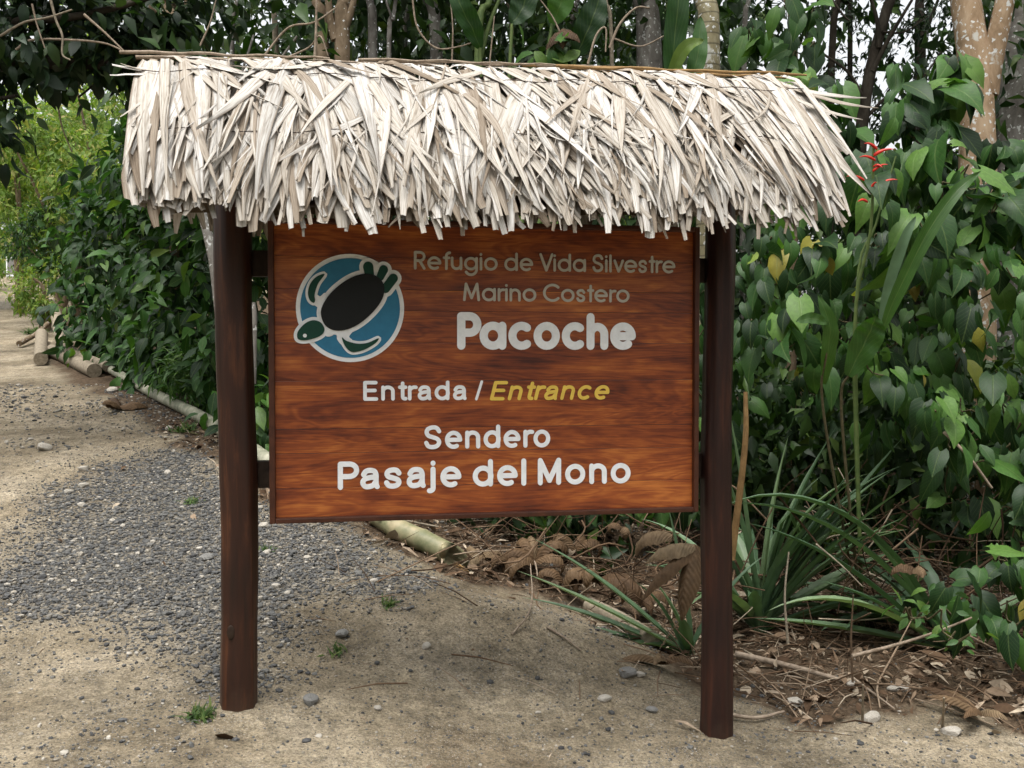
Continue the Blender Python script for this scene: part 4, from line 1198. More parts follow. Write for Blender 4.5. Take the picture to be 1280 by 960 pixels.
# ------------------------------------------------------------------ spiky strap-leaved plants
def strap(L, w, arch, seed, kink=None, nr=14):
    r = random.Random(seed); V = []; UV = []; F = []
    p = Vector((0, 0, 0)); a = 0.0
    for i in range(nr + 1):
        t = i / nr
        wid = 1.35 * w * (.75 + .25 * min(1, t * 4)) * (1 - max(0, (t - .45) / .55) ** 1.4)
        n_ = Vector((0, -math.sin(a), math.cos(a)))
        for k_ in (-1, -.5, 0, .5, 1):
            jag = (1 + .10 * ((i % 2) * 2 - 1)) if abs(k_) == 1 else 1
            V.append(p + Vector((k_ * wid * jag, 0, 0)) + n_ * (abs(k_) ** 1.5 * wid * .55)); UV.append((k_ * .5 + .5, t))
        p = p + Vector((0, math.cos(a), math.sin(a))) * (L / nr)
        a -= arch / nr * (.3 + 1.4 * t)
        if kink and abs(t - kink[0]) < .5 / nr: a -= kink[1]
    for i in range(nr):
        for j in range(4):
            q_ = i * 5 + j; F.append((q_, q_ + 1, q_ + 6, q_ + 5))
    return V, F, UV
def spiky(p, blades, label, seed):
    root = empty('spiky_plant', p, label, 'spiky plant', 'spiky plants below the vines')
    for i, bl in enumerate(blades):
        az, el, L, w, arch = bl[:5]; kk = bl[5] if len(bl) > 5 else None
        v, f, uv = strap(L, w, arch, seed + i, kk)
        m = Matrix.Rotation(math.radians(az), 4, 'Z') @ Matrix.Rotation(math.radians(el), 4, 'X')
        MB().add([m @ Vector(q_) + Vector((.03 * math.sin(i * 2.4), .03 * math.cos(i * 2.4), 0)) for q_ in v], f, uv, 0).build('blade', M['blade'], root)
    return root
def rosette(n, seed, L=(.7, 1.2), el=(25, 80), w=(.018, .026), az=(0, 360)):
    r = random.Random(seed)
    return [(r.uniform(*az), r.uniform(*el), r.uniform(*L), r.uniform(*w), r.uniform(.2, 1.3)) for _ in range(n)]
# azimuth 0 = away from the camera, 90 = left, 180 = towards the camera, 270 = right
spiky(DL(955, 800, .02) + Vector((0, .15, 0)), [(78, 84, 1.65, .040, .1), (95, 80, 1.25, .036, .25), (262, 74, 1.50, .036, .25), (255, 66, 1.35, .034, .2), (275, 55, 1.65, .036, .12), (265, 60, 1.45, .036, .5), (100, 72, 1.05, .034, .6), (110, 58, .95, .034, 1.3),
     (262, 80, 1.30, .042, .3, (.60, 2.4)), (240, 60, 1.2, .036, 1.0), (285, 30, 1.3, .038, .4), (200, 75, .9, .034, .8), (160, 60, .7, .030, 1.4), (258, 36, 1.05, .038, .3), (270, 20, 1.1, .038, .3), (90, 48, .9, .032, .9), (120, 40, .8, .032, .8), (268, 85, 1.35, .036, .15), (250, 48, 1.25, .038, .35), (90, 66, 1.2, .034, .4)] + rosette(10, 3, (.8, 1.2), (25, 75), (.028, .038)) + rosette(12, 33, (1.1, 1.6), (45, 82), (.026, .036), (215, 300)), 'large spiky strap-leaved plant right of the dark post', 10)
spiky(DL(868, 835, .0) + Vector((0, .22, 0)), [(75, 40, 1.2, .026, .3), (84, 28, 1.2, .028, .15), (70, 20, 1.1, .028, .3), (60, 82, .95, .028, .1), (280, 60, .8, .026, .5), (82, 14, 1.0, .028, .2)] + rosette(4, 8, (.5, .8), (20, 70), (.024, .03)), 'spiky plant with long leaves reaching left, beside the dark post', 40)
spiky(DL(1120, 800, .03) + Vector((.1, .25, 0)), [(85, 20, .95, .045, .7), (80, 15, .9, .04, .6), (95, 8, .8, .04, .2), (70, 30, .9, .04, 1.0), (268, 20, .8, .04, .8), (120, 15, .7, .038, .6)] + rosette(6, 12, (.4, .8), (15, 50), (.03, .04)), 'flattened spiky plant with leaves lying on the litter', 70)
_q = P(1190, 690, 6.1); _q.z = GZ(_q.x, _q.y)
spiky(_q, [(80, 66, 1.9, .046, 1.9), (78, 55, 1.75, .046, 1.2), (84, 44, 1.5, .04, .6), (60, 50, 1.2, .04, .9), (280, 40, 1.0, .04, .8), (100, 35, 1.3, .042, 1.1), (84, 12, 1.3, .04, .2)] + rosette(6, 15, (.7, 1.1), (20, 70), (.03, .04)), 'spiky plant deep under the vines with broad saw-edged leaf', 90)
spiky(DL(700, 705, -.02) + Vector((0, .5, 0)), rosette(14, 21, (.6, 1.0), (20, 75), (.024, .034)), 'small spiky plant behind the curled dead leaves', 110)
spiky(DL(600, 690, -.02) + Vector((0, .6, 0)), rosette(10, 27, (.5, .9), (20, 75), (.024, .034)), 'spiky plant in shade behind the bamboo pole', 130)

# ------------------------------------------------------------------ climbing vines on the right
HMIX = HEART + [OVATE[0], OVATE[3]]
def vine(name, label, spec, size, mat, parts, seed, group=None, tmpl=HEART, tilt=(.5, -.45, -.8)):
    """spec: list of (u0,u1,v0,v1,y0,y1,count of twigs)"""
    r = np.random.default_rng(seed); nodes = []
    for u0, u1, v0, v1, y0, y1, cnt in spec:
        for _ in range(cnt):
            u, v = r.uniform(u0, u1), r.uniform(v0, v1)
            y = y0 + (y1 - y0) * np.clip(.5 + 1.4 * fbm(u / 90 + 3, v / 90 + seed, 3), 0, 1) + r.uniform(0, .35)
            nodes.append(np.array(P(u, v, y)))
    nodes = np.array(nodes)
    nodes[:, 2] = np.maximum(nodes[:, 2], gh(nodes[:, 0], nodes[:, 1]) + .12)
    base = Vector((nodes[:, 0].mean(), nodes[:, 1].mean() + .3, float(gh(nodes[:, 0].mean(), nodes[:, 1].mean() + .3))))
    root = empty(name, base, label, 'vine', group)
    pos = []; d = []; n_ = []
    for c_ in nodes:
        k_ = int(r.integers(2, 5)); a0 = r.uniform(0, 6.28)
        for j in range(k_):
            a = a0 + j * 2 * PI / k_ + r.normal() * .3
            off = np.array([math.cos(a) * .07, math.sin(a) * .05 - .02, r.normal() * .03])
            pos.append(c_ + off)
            d.append(np.array([math.cos(a) * tilt[0] + r.normal() * .15, math.sin(a) * .35 + tilt[1] + r.normal() * .2, tilt[2] + r.normal() * .45]))
            n_.append(np.array([r.normal() * .35 + math.cos(a) * .3, -.6 + r.normal() * .45, .65 + r.normal() * .35]))
    pos = np.array(pos); n = len(pos)
    foliage(root, tmpl if tmpl is not HEART else HMIX, pos, d, n_, np.clip(r.lognormal(math.log(size[0] * .95), .28, n), size[0] * .45, size[0] * 1.6), mat, parts)
    b_ = MB(); bl = np.array(base)
    ch = r.permutation(len(nodes))[:max(12, len(nodes) // 2)]
    for i in ch:
        dd = np.linalg.norm(nodes - nodes[i], axis=1); j = np.argsort(dd)[1:3]
        for jj in j:
            a, c_ = Vector(nodes[i] - bl), Vector(nodes[jj] - bl); mid = (a + c_) / 2 + Vector((0, .06, -.05))
            b_.add(*tube(smooth_path([a, mid, c_], 6), .0055, 5))
    o = b_.build('stems', M['vinestem'], root); o['kind'] = 'stuff'
    return root
vine('climbing_vine', 'dense heart-leaved vine filling the bank right of the sign', [(925, 1130, 280, 470, 6.2, 7.4, 52), (1080, 1420, 200, 480, 5.9, 7.0, 74), (1140, 1420, 430, 640, 5.6, 6.8, 50), (1060, 1160, 430, 560, 6.2, 7.0, 12), (930, 1400, 230, 520, 7.4, 8.6, 70), (1185, 1265, 235, 560, 6.5, 7.1, 30)], (.185, .05), M['vine'], 290, 1)
vine('climbing_vine', 'heart-leaved vine climbing high beside the right end of the thatch', [(985, 1065, 90, 240, 7.2, 8.0, 26), (935, 1020, 5, 110, 8.2, 9.0, 16), (1110, 1198, 70, 240, 7.0, 7.8, 30), (1040, 1200, 190, 290, 6.8, 7.8, 26), (1225, 1400, 165, 300, 6.4, 7.2, 34)], (.25, .06), M['vine'], 200, 2)
vine('climbing_vine', 'leafy vine hanging low in the right corner above the sandy ground', [(1235, 1400, 590, 820, 5.0, 5.7, 48), (1160, 1290, 700, 780, 5.2, 5.6, 9)], (.165, .03), M['vine'], 110, 3)
vine('seedling', 'bright green young sprig at the foot of the right-hand vines', [(1128, 1180, 735, 775, 5.15, 5.3, 8), (1165, 1215, 780, 815, 5.0, 5.15, 5)], (.075, .012), M['young'], 40, 4, None, OVATE, (.8, -.3, -.1))['category'] = 'seedling'
vine('climbing_vine', 'shaded leaves behind the board and between board and right post', [(560, 900, 500, 640, 7.4, 8.6, 90), (330, 560, 480, 640, 8.2, 9.4, 60), (860, 930, 330, 600, 6.9, 7.6, 30)], (.17, .03), M['vine'], 60, 5)

# heliconia with red bracts and one long blade
hb = P(1080, 640, 6.5); hb.z = GZ(hb.x, hb.y)
heli = empty('heliconia', hb, 'red-flowered heliconia with long upright yellow-green blade', 'plant')
def hpath(name, pts, r0, r1, mat, n=16):
    v, f, uv = tube([p - hb for p in smooth_path(pts, n)], [r0 + (r1 - r0) * i / (n - 1) for i in range(n)], 7)
    return MB().add(v, f, uv).build(name, mat, heli)
hpath('stalk', [hb, P(1068, 420, 6.3), P(1088, 290, 6.15), P(1092, 180, 6.08)], .014, .008, M['stem'])
hpath('stalk', [hb, P(1070, 380, 6.3), P(1095, 280, 6.25), P(1120, 195, 6.2)], .011, .005, M['stem'])
def bract(p, q, w):
    ax = (q - p); L = ax.length; t = ax.normalized(); s_ = t.cross(Vector((0, -1, .2))).normalized(); n_ = s_.cross(t)
    V = []; F = []; nr = 8
    for i in range(nr + 1):
        k_ = i / nr; wd = w * .75 * (1 - k_) ** .8 * (.6 + .4 * min(1, k_ * 5)) + .0008
        c_ = p + t * (L * k_) + Vector((0, 0, .02 * math.sin(k_ * 2.5)))
        for a in range(6): V.append(c_ + s_ * (math.cos(a * PI / 3) * wd) + n_ * (math.sin(a * PI / 3) * wd * .7) - hb)
    for i in range(nr):
        for a in range(6): F.append((i * 6 + a, i * 6 + (a + 1) % 6, (i + 1) * 6 + (a + 1) % 6, (i + 1) * 6 + a))
    F.append(tuple(range(6))[::-1]); F.append(tuple(nr * 6 + a for a in range(6)))
    MB().add(V, F).build('bract', M['red'], heli)
Yh = 6.07
for a in [(1096, 186, 1080, 182, .020), (1092, 194, 1118, 189, .020), (1094, 200, 1074, 199, .018), (1092, 208, 1103, 212, .016), (1091, 214, 1110, 208, .016), (1080, 225, 1058, 223, .016), (1098, 232, 1122, 227, .018), (1084, 252, 1072, 255, .018), (1088, 238, 1096, 230, .014)]:
    bract(P(a[0], a[1], Yh), P(a[2], a[3], Yh - .05), a[4])
def broad(name, pts, w, mat, parent, org, prof_=None, nr=18, facing=Vector((0, -1, .25)), fold=.25):
    path = smooth_path(pts, nr + 1); V = []; UV = []; F = []
    for i, c_ in enumerate(path):
        t = (path[min(i + 1, nr)] - path[max(i - 1, 0)]).normalized(); k_ = i / nr
        s_ = t.cross(facing).normalized(); n_ = s_.cross(t)
        wd = w * (prof_(k_) if prof_ else math.sin(PI * min(1, k_ * .97 + .03)) ** .6)
        for q_ in (-1, -.5, 0, .5, 1):
            V.append(c_ + s_ * (q_ * wd) + n_ * (abs(q_) * wd * fold + .10 * w * math.sin(i * 1.3 + q_ * 2)) - org); UV.append((q_ * .5 + .5, k_))
    for i in range(nr):
        for j in range(4):
            q_ = i * 5 + j; F.append((q_, q_ + 1, q_ + 6, q_ + 5))
    return MB().add(V, F, UV).build(name, mat, parent)
broad('blade', [P(1100, 420, 5.95), P(1120, 370, 5.9), P(1160, 290, 5.85), P(1195, 240, 5.85), P(1226, 214, 5.9)], .046, M['helileaf'], heli, hb)
broad('blade', [P(1095, 440, 6.3), P(1110, 360, 6.25), P(1130, 300, 6.2), P(1145, 270, 6.2)], .035, M['blade'], heli, hb)
broad('blade', [P(1030, 480, 6.1), P(1035, 440, 6.0), P(1037, 405, 5.95), P(1022, 368, 5.95)], .05, M['helileaf'], heli, hb)
broad('blade', [P(1036, 404, 5.95), P(1015, 398, 5.9), P(995, 402, 5.85)], .035, M['helileaf'], heli, hb)
broad('blade', [P(1060, 470, 6.0), P(1085, 420, 5.95), P(1095, 395, 5.9)], .09, M['helileaf'], heli, hb)
hpath('stalk', [hb, P(1052, 520, 6.1), P(1062, 465, 6.0)], .011, .007, M['vinestem'])
hpath('stalk', [hb, P(1030, 520, 6.15), P(1033, 440, 6.0)], .010, .007, M['vinestem'])

# small weeds
M['grassy'] = leaf_mat('grass_blade', [(0, (0.03, 0.06, 0.015)), (0.6, (0.06, 0.11, 0.025)), (1, (0.14, 0.16, 0.05))], 0.6, 0.25, 0.2, False)
def tuft(u, v, n, L, label, mat='grassy', name='grass_tuft', cat='grass tuft'):
    p = GG(u, v); root = empty(name, p, label, cat)
    r = np.random.default_rng(int(u + v)); pos = np.zeros((n, 3)); pos[:, :2] = r.normal(0, L * .45, (n, 2))
    pos[:, 2] = ground_z(pos[:, 0] + p.x, pos[:, 1] + p.y)
    pos[:, :2] += np.array(p)[:2]
    d = np.stack([r.normal(size=n) * .7, r.normal(size=n) * .7, np.abs(r.normal(size=n)) + .5], 1)
    foliage(root, THIN, pos, d, np.tile([0, -.3, 1.0], (n, 1)), r.uniform(.5, 1.2, n) * L, M[mat], 0)
tuft(250, 898, 150, .055, 'low green grass tuft left of the left post foot')
tuft(485, 758, 60, .055, 'small dark green weed in the gravel below the board')
tuft(232, 540, 90, .11, 'small green weed beside the mossy pole')
tuft(240, 630, 60, .06, 'tiny green weed in gravel left of the left post')
tuft(335, 690, 50, .05, 'tiny green weed just right of the left post')
tuft(45, 418, 260, .16, 'patch of short green grass behind the cut logs')
tuft(418, 818, 30, .06, 'thin green weed at the right edge of the gravel')

# ------------------------------------------------------------------ trees and shrubs
def cloud(r, centers, n):
    """points in lumpy clusters: centers = (x,y,z,radius)"""
    c = np.array(centers); w = c[:, 3] ** 2.2; k_ = r.choice(len(c), n, p=w / w.sum())
    u = r.normal(size=(n, 3)); u /= np.linalg.norm(u, axis=1, keepdims=True)
    rad = r.random(n) ** .45
    return c[k_, :3] + u * (rad * c[k_, 3])[:, None] * np.array([1, 1, .85]), u
def crown(root, centers, n, size, mat, tmpl, seed, parts=0, down=.5, name='crown', score=None, part='leaf'):
    r = np.random.default_rng(seed)
    # sub-clumps: leaves gather at twig ends
    m = max(6, n // 9)
    tips, u = cloud(r, centers, m)
    k_ = r.integers(0, m, n)
    pos = tips[k_] + r.normal(size=(n, 3)) * size * .55
    d = u[k_] * .7 + r.normal(size=(n, 3)) * .6 + np.array([0, -.15, -down])
    nn = np.array([0, -.35, 1.0]) + r.normal(size=(n, 3)) * .5
    return foliage(root, tmpl, pos, d, nn, np.clip(r.normal(size, size * .25, n), size * .4, size * 1.7), mat, parts, score, part, name)

def trunk_mesh(root, pts, r0, r1, mat, name='trunk', n=22, sides=12, wob=.05):
    path = smooth_path(pts, n); o = Vector(root.location)
    v, f, uv = tube([p - o for p in path], [r0 + (r1 - r0) * (i / (n - 1)) ** .8 for i in range(n)], sides, wob)
    MB().add(v, f, uv).build(name, mat, root)
    return path
def down_to_ground(u, v, y, lean=(0, 0)):
    p = P(u, v, y); return Vector((p.x + lean[0], p.y + lean[1], float(gh(p.x + lean[0], p.y + lean[1])) - .1))

def tree(u, v, y, label, rtop, rbase, mat, top, limbs=(), crown_n=900, leaf_size=.2, leafmat='forest', lean=(0, 0), seed=0, height=None, tmpl=LITE, group='forest trees behind the sign', spread=1.5, foot=(0, 0)):
    """trunk seen through pixel (u,v); top = pixel the trunk passes higher up"""
    b0 = down_to_ground(u, v, y, foot)
    root = empty('tree', b0, label, 'tree', group)
    p1 = P(u, v, y); p2 = P(top[0], top[1], y + .1)
    dirn = (p2 - p1).normalized(); H = height or 6.5
    p3 = p2 + dirn * max(.5, (H - p2.z)) + Vector((rng.normal() * .15, .2, 0))
    path = trunk_mesh(root, [b0, p1, p2, p2.lerp(p3, .5) + Vector((rng.normal() * .1, 0, 0)), p3], rbase, rtop * .55, mat)
    ends = [p3]
    for l_ in limbs:
        q_ = [P(*a) for a in l_[0]]
        trunk_mesh(root, q_, l_[1], l_[2], mat, 'limb', 12, 8); 
    for i in range(4):
        a = i * 1.6 + seed; s_ = path[-4 - i]
        e = s_ + Vector((math.cos(a) * spread, math.sin(a) * spread * .8, 1.0 + .3 * i))
        trunk_mesh(root, [s_, s_.lerp(e, .5) + Vector((0, 0, .15)), e], rtop * .35, .012, mat, 'limb', 8, 6); ends.append(e)
    if crown_n:
        crown(root, [(e.x, e.y, e.z, spread * .62) for e in ends], crown_n, leaf_size, M[leafmat], tmpl, 100 + seed)
    return root

tree(1222, 180, 8.9, 'lichen-spotted brown tree trunk that forks at the upper right', .14, .195, M['barklichen'], (1207, 0), [([(1232, 118, 8.9), (1243, 60, 8.85), (1256, 0, 8.8), (1268, -90, 8.8)], .11, .07)], 700, .2, seed=1, foot=(.05, .1))
tree(1266, 190, 10.2, 'darker lichen-blotched trunk at the right edge behind the forked one', .2, .25, M['barkgrey'], (1280, 20), (), 600, .2, seed=2)
tree(886, 80, 9.2, 'ringed pale trunk rising above the right part of the roof', .10, .13, M['barkring'], (880, 0), (), 700, .2, seed=3)
tree(812, 80, 11.0, 'mottled grey leaning trunk left of the ringed trunk', .13, .18, M['barkgrey'], (803, 0), (), 800, .2, seed=4)
tree(546, 75, 10.5, 'smooth pale grey trunk leaning left above the roof centre', .065, .085, M['barkgrey'], (532, -10), (), 700, .2, seed=5)
tree(466, 75, 10.0, 'straight slim greyish trunk right of the twin brown trunks', .045, .06, M['barkgrey'], (462, 0), (), 500, .2, seed=6)
tree(428, 75, 9.4, 'right one of the twin brown trunks above the roof', .065, .095, M['barkbrown'], (430, 0), [([(420, 50, 9.4), (412, 20, 9.4), (410, -20, 9.4)], .05, .03), ([(430, 40, 9.4), (440, 10, 9.4), (446, -20, 9.4)], .04, .025)], 600, .2, seed=7)
tree(404, 75, 9.5, 'left one of the twin brown trunks above the roof', .05, .08, M['barkbrown'], (394, 0), (), 500, .2, seed=8)
tree(222, 70, 13.0, 'short brown trunk branching in a Y behind the left roof end', .11, .15, M['barkbrown'], (218, 30), [([(217, 40, 13), (200, 22, 12.9), (180, 5, 12.8), (160, -30, 12.8)], .065, .04), ([(200, 22, 12.9), (175, 12, 12.8), (140, 3, 12.7)], .03, .018), ([(222, 36, 13), (232, 15, 13), (238, -20, 13)], .065, .04)], 600, .2, seed=9)
tree(486, 75, 9.8, 'thin forked sapling between slim and leaning grey trunks', .022, .03, M['barkgrey'], (492, 20), [([(491, 25, 9.8), (484, 5, 9.8), (478, -20, 9.8)], .015, .01)], 250, .18, seed=10)
tree(597, 75, 9.6, 'yellowish thin stem pair above the middle of the roof', .035, .045, M['stem'], (612, 0), [([(600, 75, 9.7), (612, 30, 9.7), (624, 0, 9.7), (640, -40, 9.7)], .025, .015)], 350, .2, seed=11)
dk = tree(1074, 200, 10.5, 'dark crooked trunk seen against the white sky by the vines', .06, .085, M['barkdark'], (1106, 20), [([(1090, 90, 10.5), (1110, 50, 10.5), (1140, 0, 10.5)], .035, .015), ([(1098, 60, 10.5), (1095, 20, 10.5), (1075, -40, 10.5)], .03, .015), ([(1080, 150, 10.5), (1110, 120, 10.6), (1150, 100, 10.7), (1180, 60, 10.8)], .022, .008), ([(1083, 130, 10.5), (1060, 90, 10.5), (1020, 60, 10.6), (990, 20, 10.6)], .022, .008), ([(1103, 40, 10.5), (1130, 40, 10.6), (1160, 20, 10.7)], .015, .006)], 900, .12, 'dark', seed=12, tmpl=LITE)
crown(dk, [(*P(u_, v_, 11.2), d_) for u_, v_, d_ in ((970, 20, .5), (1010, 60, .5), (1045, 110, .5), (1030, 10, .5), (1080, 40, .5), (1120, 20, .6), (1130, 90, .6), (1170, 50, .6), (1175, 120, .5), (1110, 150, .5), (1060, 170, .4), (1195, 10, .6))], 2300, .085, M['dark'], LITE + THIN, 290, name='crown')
tree(1062, 150, 11.5, 'thin dark straight trunk left of the crooked dark one', .028, .04, M['barkdark'], (1063, 0), (), 700, .12, 'dark', seed=13)
tree(1040, 60, 11.0, 'thin dark stem slanting right near the top of the gap', .03, .05, M['barkdark'], (1058, 0), (), 500, .12, 'dark', seed=14)
tree(992, 90, 8.9, 'thin tan stem carrying high vine leaves beside the roof end', .04, .05, M['barkbrown'], (982, -10), (), 300, .2, seed=15)
tree(1150, 100, 12.5, 'slim dark trunk behind the open leafy canopy at right', .06, .09, M['barkdark'], (1150, 0), [([(1150, 60, 12.5), (1165, 20, 12.5), (1180, -20, 12.5)], .03, .015)], 1600, .13, 'dark', seed=16, spread=2.2, height=6.8)
tree(270, 345, 9.0, 'pale palm trunk half hidden behind the left post', .05, .06, M['barkgrey'], (254, 262), (), 250, .2, seed=17, height=3.2, spread=.8, foot=(.17, 0))

for i_, (u_, t_, y_, r0_, lab) in enumerate([(290, 296, 10.5, .022, 'slim pale sapling stem right of the Y-shaped trunk'), (345, 338, 11, .03, 'slim pale trunk left of the twin brown trunks'), (505, 512, 11.5, .03, 'slim pale trunk between forked sapling and leaning grey trunk'),
        (640, 634, 10.8, .025, 'slim pale stem right of the yellowish stem pair'), (715, 722, 11.5, .032, 'slim pale trunk above the right of the roof centre'), (765, 758, 10.5, .02, 'thin pale stem just left of the mottled grey trunk'), (930, 936, 10.5, .026, 'slim pale stem right of the ringed trunk')]):
    tree(u_, 80, y_, lab, r0_, r0_ * 1.4, M['palewood'] if i_ % 2 else M['barkgrey'], (t_, 0), (), 160, .18, seed=40 + i_)

# overhanging dark tree of the upper left corner
p = P(-60, 420, 9.0); b0 = Vector((p.x - 2.4, p.y + .5, float(gh(p.x - 2.4, p.y + .5)) - .1))
oh = empty('overhanging_tree', b0, 'dark tree whose low horizontal limb hangs over the upper left corner', 'tree')
trunk_mesh(oh, [b0, P(-250, 250, 9.2), P(-130, 100, 9.0), P(-120, -150, 9.0)], .2, .12, M['barkdark'])
trunk_mesh(oh, [P(-115, 110, 9.0), P(-20, 82, 8.9), P(60, 78, 8.8), P(130, 80, 8.8), P(190, 66, 8.9)], .09, .035, M['barkdark'], 'limb', 16, 8)
trunk_mesh(oh, [P(-110, 60, 9.0), P(0, 30, 8.6), P(110, 18, 8.5), P(240, -20, 8.5)], .06, .02, M['barkdark'], 'limb', 16, 8)
trunk_mesh(oh, [P(-115, 140, 9.0), P(-40, 130, 8.6), P(20, 120, 8.5)], .05, .015, M['barkdark'], 'limb', 10, 8)
cs = [(-30, 20, 8.6, .75), (40, 30, 8.6, .6), (100, 35, 8.8, .6), (150, 40, 8.9, .5), (180, 25, 9, .5), (6, 85, 8.5, .3), (8, 140, 8.4, .24), (-20, 170, 8.4, .34), (68, 100, 8.6, .16), (120, 65, 8.8, .35), (-80, 90, 8.8, .7), (200, 50, 9.2, .45), (-90, -60, 9, 1.0), (60, -60, 9, 1.0), (200, -50, 9, .9)]
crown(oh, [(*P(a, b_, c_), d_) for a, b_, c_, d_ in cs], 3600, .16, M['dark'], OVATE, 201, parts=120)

# big dark shrub left of the sign
ydep = lambda u: float(np.interp(u, [60, 110, 150, 200, 250, 310, 340], [16.0, 15.2, 14.2, 12.6, 11.4, 9.9, 9.5]))
sb = GG(190, 480) + Vector((.1, 1.2, 0)); sb.z = GZ(sb.x, sb.y)
sh = empty('large_shrub', sb, 'tall dense dark green shrub filling the space left of the sign', 'shrub')
for i in range(9):
    a = i * .7; e = sb + Vector((math.cos(a) * 1.2, math.sin(a) * .6, 1.7 + .25 * i % 1.2))
    trunk_mesh(sh, [sb + Vector((math.cos(a) * .15, math.sin(a) * .15, 0)), sb.lerp(e, .5) + Vector((0, 0, .3)), e], .035, .01, M['barkbrown'], 'stem', 8, 6)
cs = [(150, 430, 9.6, .5), (210, 440, 9.2, .55), (250, 400, 9.0, .6), (118, 390, 9.8, .4), (190, 360, 9.2, .6), (240, 320, 9.0, .6), (112, 330, 10, .38), (170, 290, 9.4, .55), (230, 250, 9.2, .6), (150, 240, 10, .42), (200, 200, 9.6, .5), (250, 170, 9.4, .6), (185, 165, 10.2, .32), (300, 300, 9.2, .6), (310, 420, 9.0, .5), (320, 200, 9.4, .8), (95, 285, 10.4, .26), (280, 470, 8.8, .35)]
crown(sh, [(*P(a, b_, ydep(a) + (440 - b_) * .002 + .2), d_ * ydep(a) / 9.3) for a, b_, c_, d_ in cs] + [(*P(a, b_, ydep(a)), .42) for a, b_ in ((110, 445), (140, 462), (170, 470), (195, 470), (300, 490), (325, 520))], 7000, .20, M['shrub'], OVATE, 202, parts=280)
fb = GG(245, 516) + Vector((0, .1, 0))
fs = empty('feathery_bush', fb, 'low feathery fine-leaved bush beside the mossy pole', 'bush')
for i in range(7):
    e = fb + Vector((math.cos(i * .9) * .3, math.sin(i * .9) * .2, .45)); trunk_mesh(fs, [fb, fb.lerp(e, .5), e], .012, .004, M['stem'], 'stem', 5, 5)
crown(fs, [(*(P(242, 455, fb.y) ), .26), (*P(218, 465, fb.y), .2), (*P(262, 465, fb.y), .28), (*P(240, 485, fb.y), .22), (*P(265, 495, fb.y), .2)], 1100, .14, M['young'], THIN, 203, down=.1)
wb = GG(325, 560)
ws_ = empty('seedling', wb, 'green long-leaved seedling glimpsed between left post and board', 'seedling')
crown(ws_, [(*P(326, 500, wb.y), .12), (*P(324, 535, wb.y), .15)], 60, .17, M['young'], OVATE, 204, parts=30, down=.9)

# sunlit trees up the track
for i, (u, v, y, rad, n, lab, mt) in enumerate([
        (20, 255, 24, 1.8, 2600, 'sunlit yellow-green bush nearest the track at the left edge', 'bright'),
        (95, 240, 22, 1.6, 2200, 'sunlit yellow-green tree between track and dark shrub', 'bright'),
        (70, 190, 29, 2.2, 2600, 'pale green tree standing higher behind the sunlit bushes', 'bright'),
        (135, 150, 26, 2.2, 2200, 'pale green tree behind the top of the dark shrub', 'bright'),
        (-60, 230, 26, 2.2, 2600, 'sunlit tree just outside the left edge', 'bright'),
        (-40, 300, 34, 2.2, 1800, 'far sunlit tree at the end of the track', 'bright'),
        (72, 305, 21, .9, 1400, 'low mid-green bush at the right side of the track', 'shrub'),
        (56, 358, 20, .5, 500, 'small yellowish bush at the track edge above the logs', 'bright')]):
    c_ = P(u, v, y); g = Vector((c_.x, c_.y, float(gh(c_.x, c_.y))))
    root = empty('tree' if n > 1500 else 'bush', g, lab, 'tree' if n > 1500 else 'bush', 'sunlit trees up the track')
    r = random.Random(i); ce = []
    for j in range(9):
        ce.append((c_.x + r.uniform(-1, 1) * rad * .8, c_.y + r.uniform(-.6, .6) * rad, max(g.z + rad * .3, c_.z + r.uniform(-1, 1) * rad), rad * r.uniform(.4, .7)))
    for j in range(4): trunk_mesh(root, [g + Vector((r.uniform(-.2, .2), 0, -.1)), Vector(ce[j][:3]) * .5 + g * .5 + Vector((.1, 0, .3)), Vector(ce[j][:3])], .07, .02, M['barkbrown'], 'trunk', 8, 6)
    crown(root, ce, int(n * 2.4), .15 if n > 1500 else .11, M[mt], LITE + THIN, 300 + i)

# big tropical leaves above the ridge
def plantain(u, v, y, leaves, label):
    g = down_to_ground(u, v, y); root = empty('broad_leaved_plant', g, label, 'plant', 'broad-leaved plants behind the roof')
    for (pts, w) in leaves:
        path = [P(*a) for a in pts]
        broad('leaf_blade', path, w, M['shrub'], root, Vector(root.location))
        s_ = path[0]; st_ = smooth_path([g, g.lerp(s_, .6) + Vector((.05, 0, .1)), s_], 8)
        vv, ff, uu = tube([p_ - g for p_ in st_], [.03 - .002 * q_ for q_ in range(8)], 6); MB().add(vv, ff, uu).build('leaf_stalk', M['stem'], root)
plantain(838, 200, 8.6, [([(838, 110, 8.6), (842, 60, 8.55), (848, 0, 8.5), (850, -60, 8.5)], .10), ([(832, 110, 8.6), (855, 62, 8.5), (880, 50, 8.45)], .06), ([(860, 110, 8.7), (872, 70, 8.7), (876, 20, 8.8)], .08)], 'plant with upright broad green blade left of the ringed trunk')
plantain(590, 200, 9.0, [([(600, 60, 9.0), (590, 35, 8.9), (575, 5, 8.8), (565, -30, 8.8)], .10), ([(640, 30, 9.0), (655, 5, 9.0), (660, -40, 9)], .12), ([(720, 70, 9.0), (738, 30, 8.9), (752, -10, 8.9)], .13), ([(690, 30, 9.1), (702, 0, 9.0), (705, -40, 9)], .12)], 'plant with several hanging broad leaves above the roof centre')
dead_leaf(P(703, 36, 8.9), [(110, -70, .26, .10, 1.0), (230, -50, .26, .1, 1.2), (180, -80, .22, .08, 1.2)], 'rust-red dead leaf caught in branches above the roof centre')
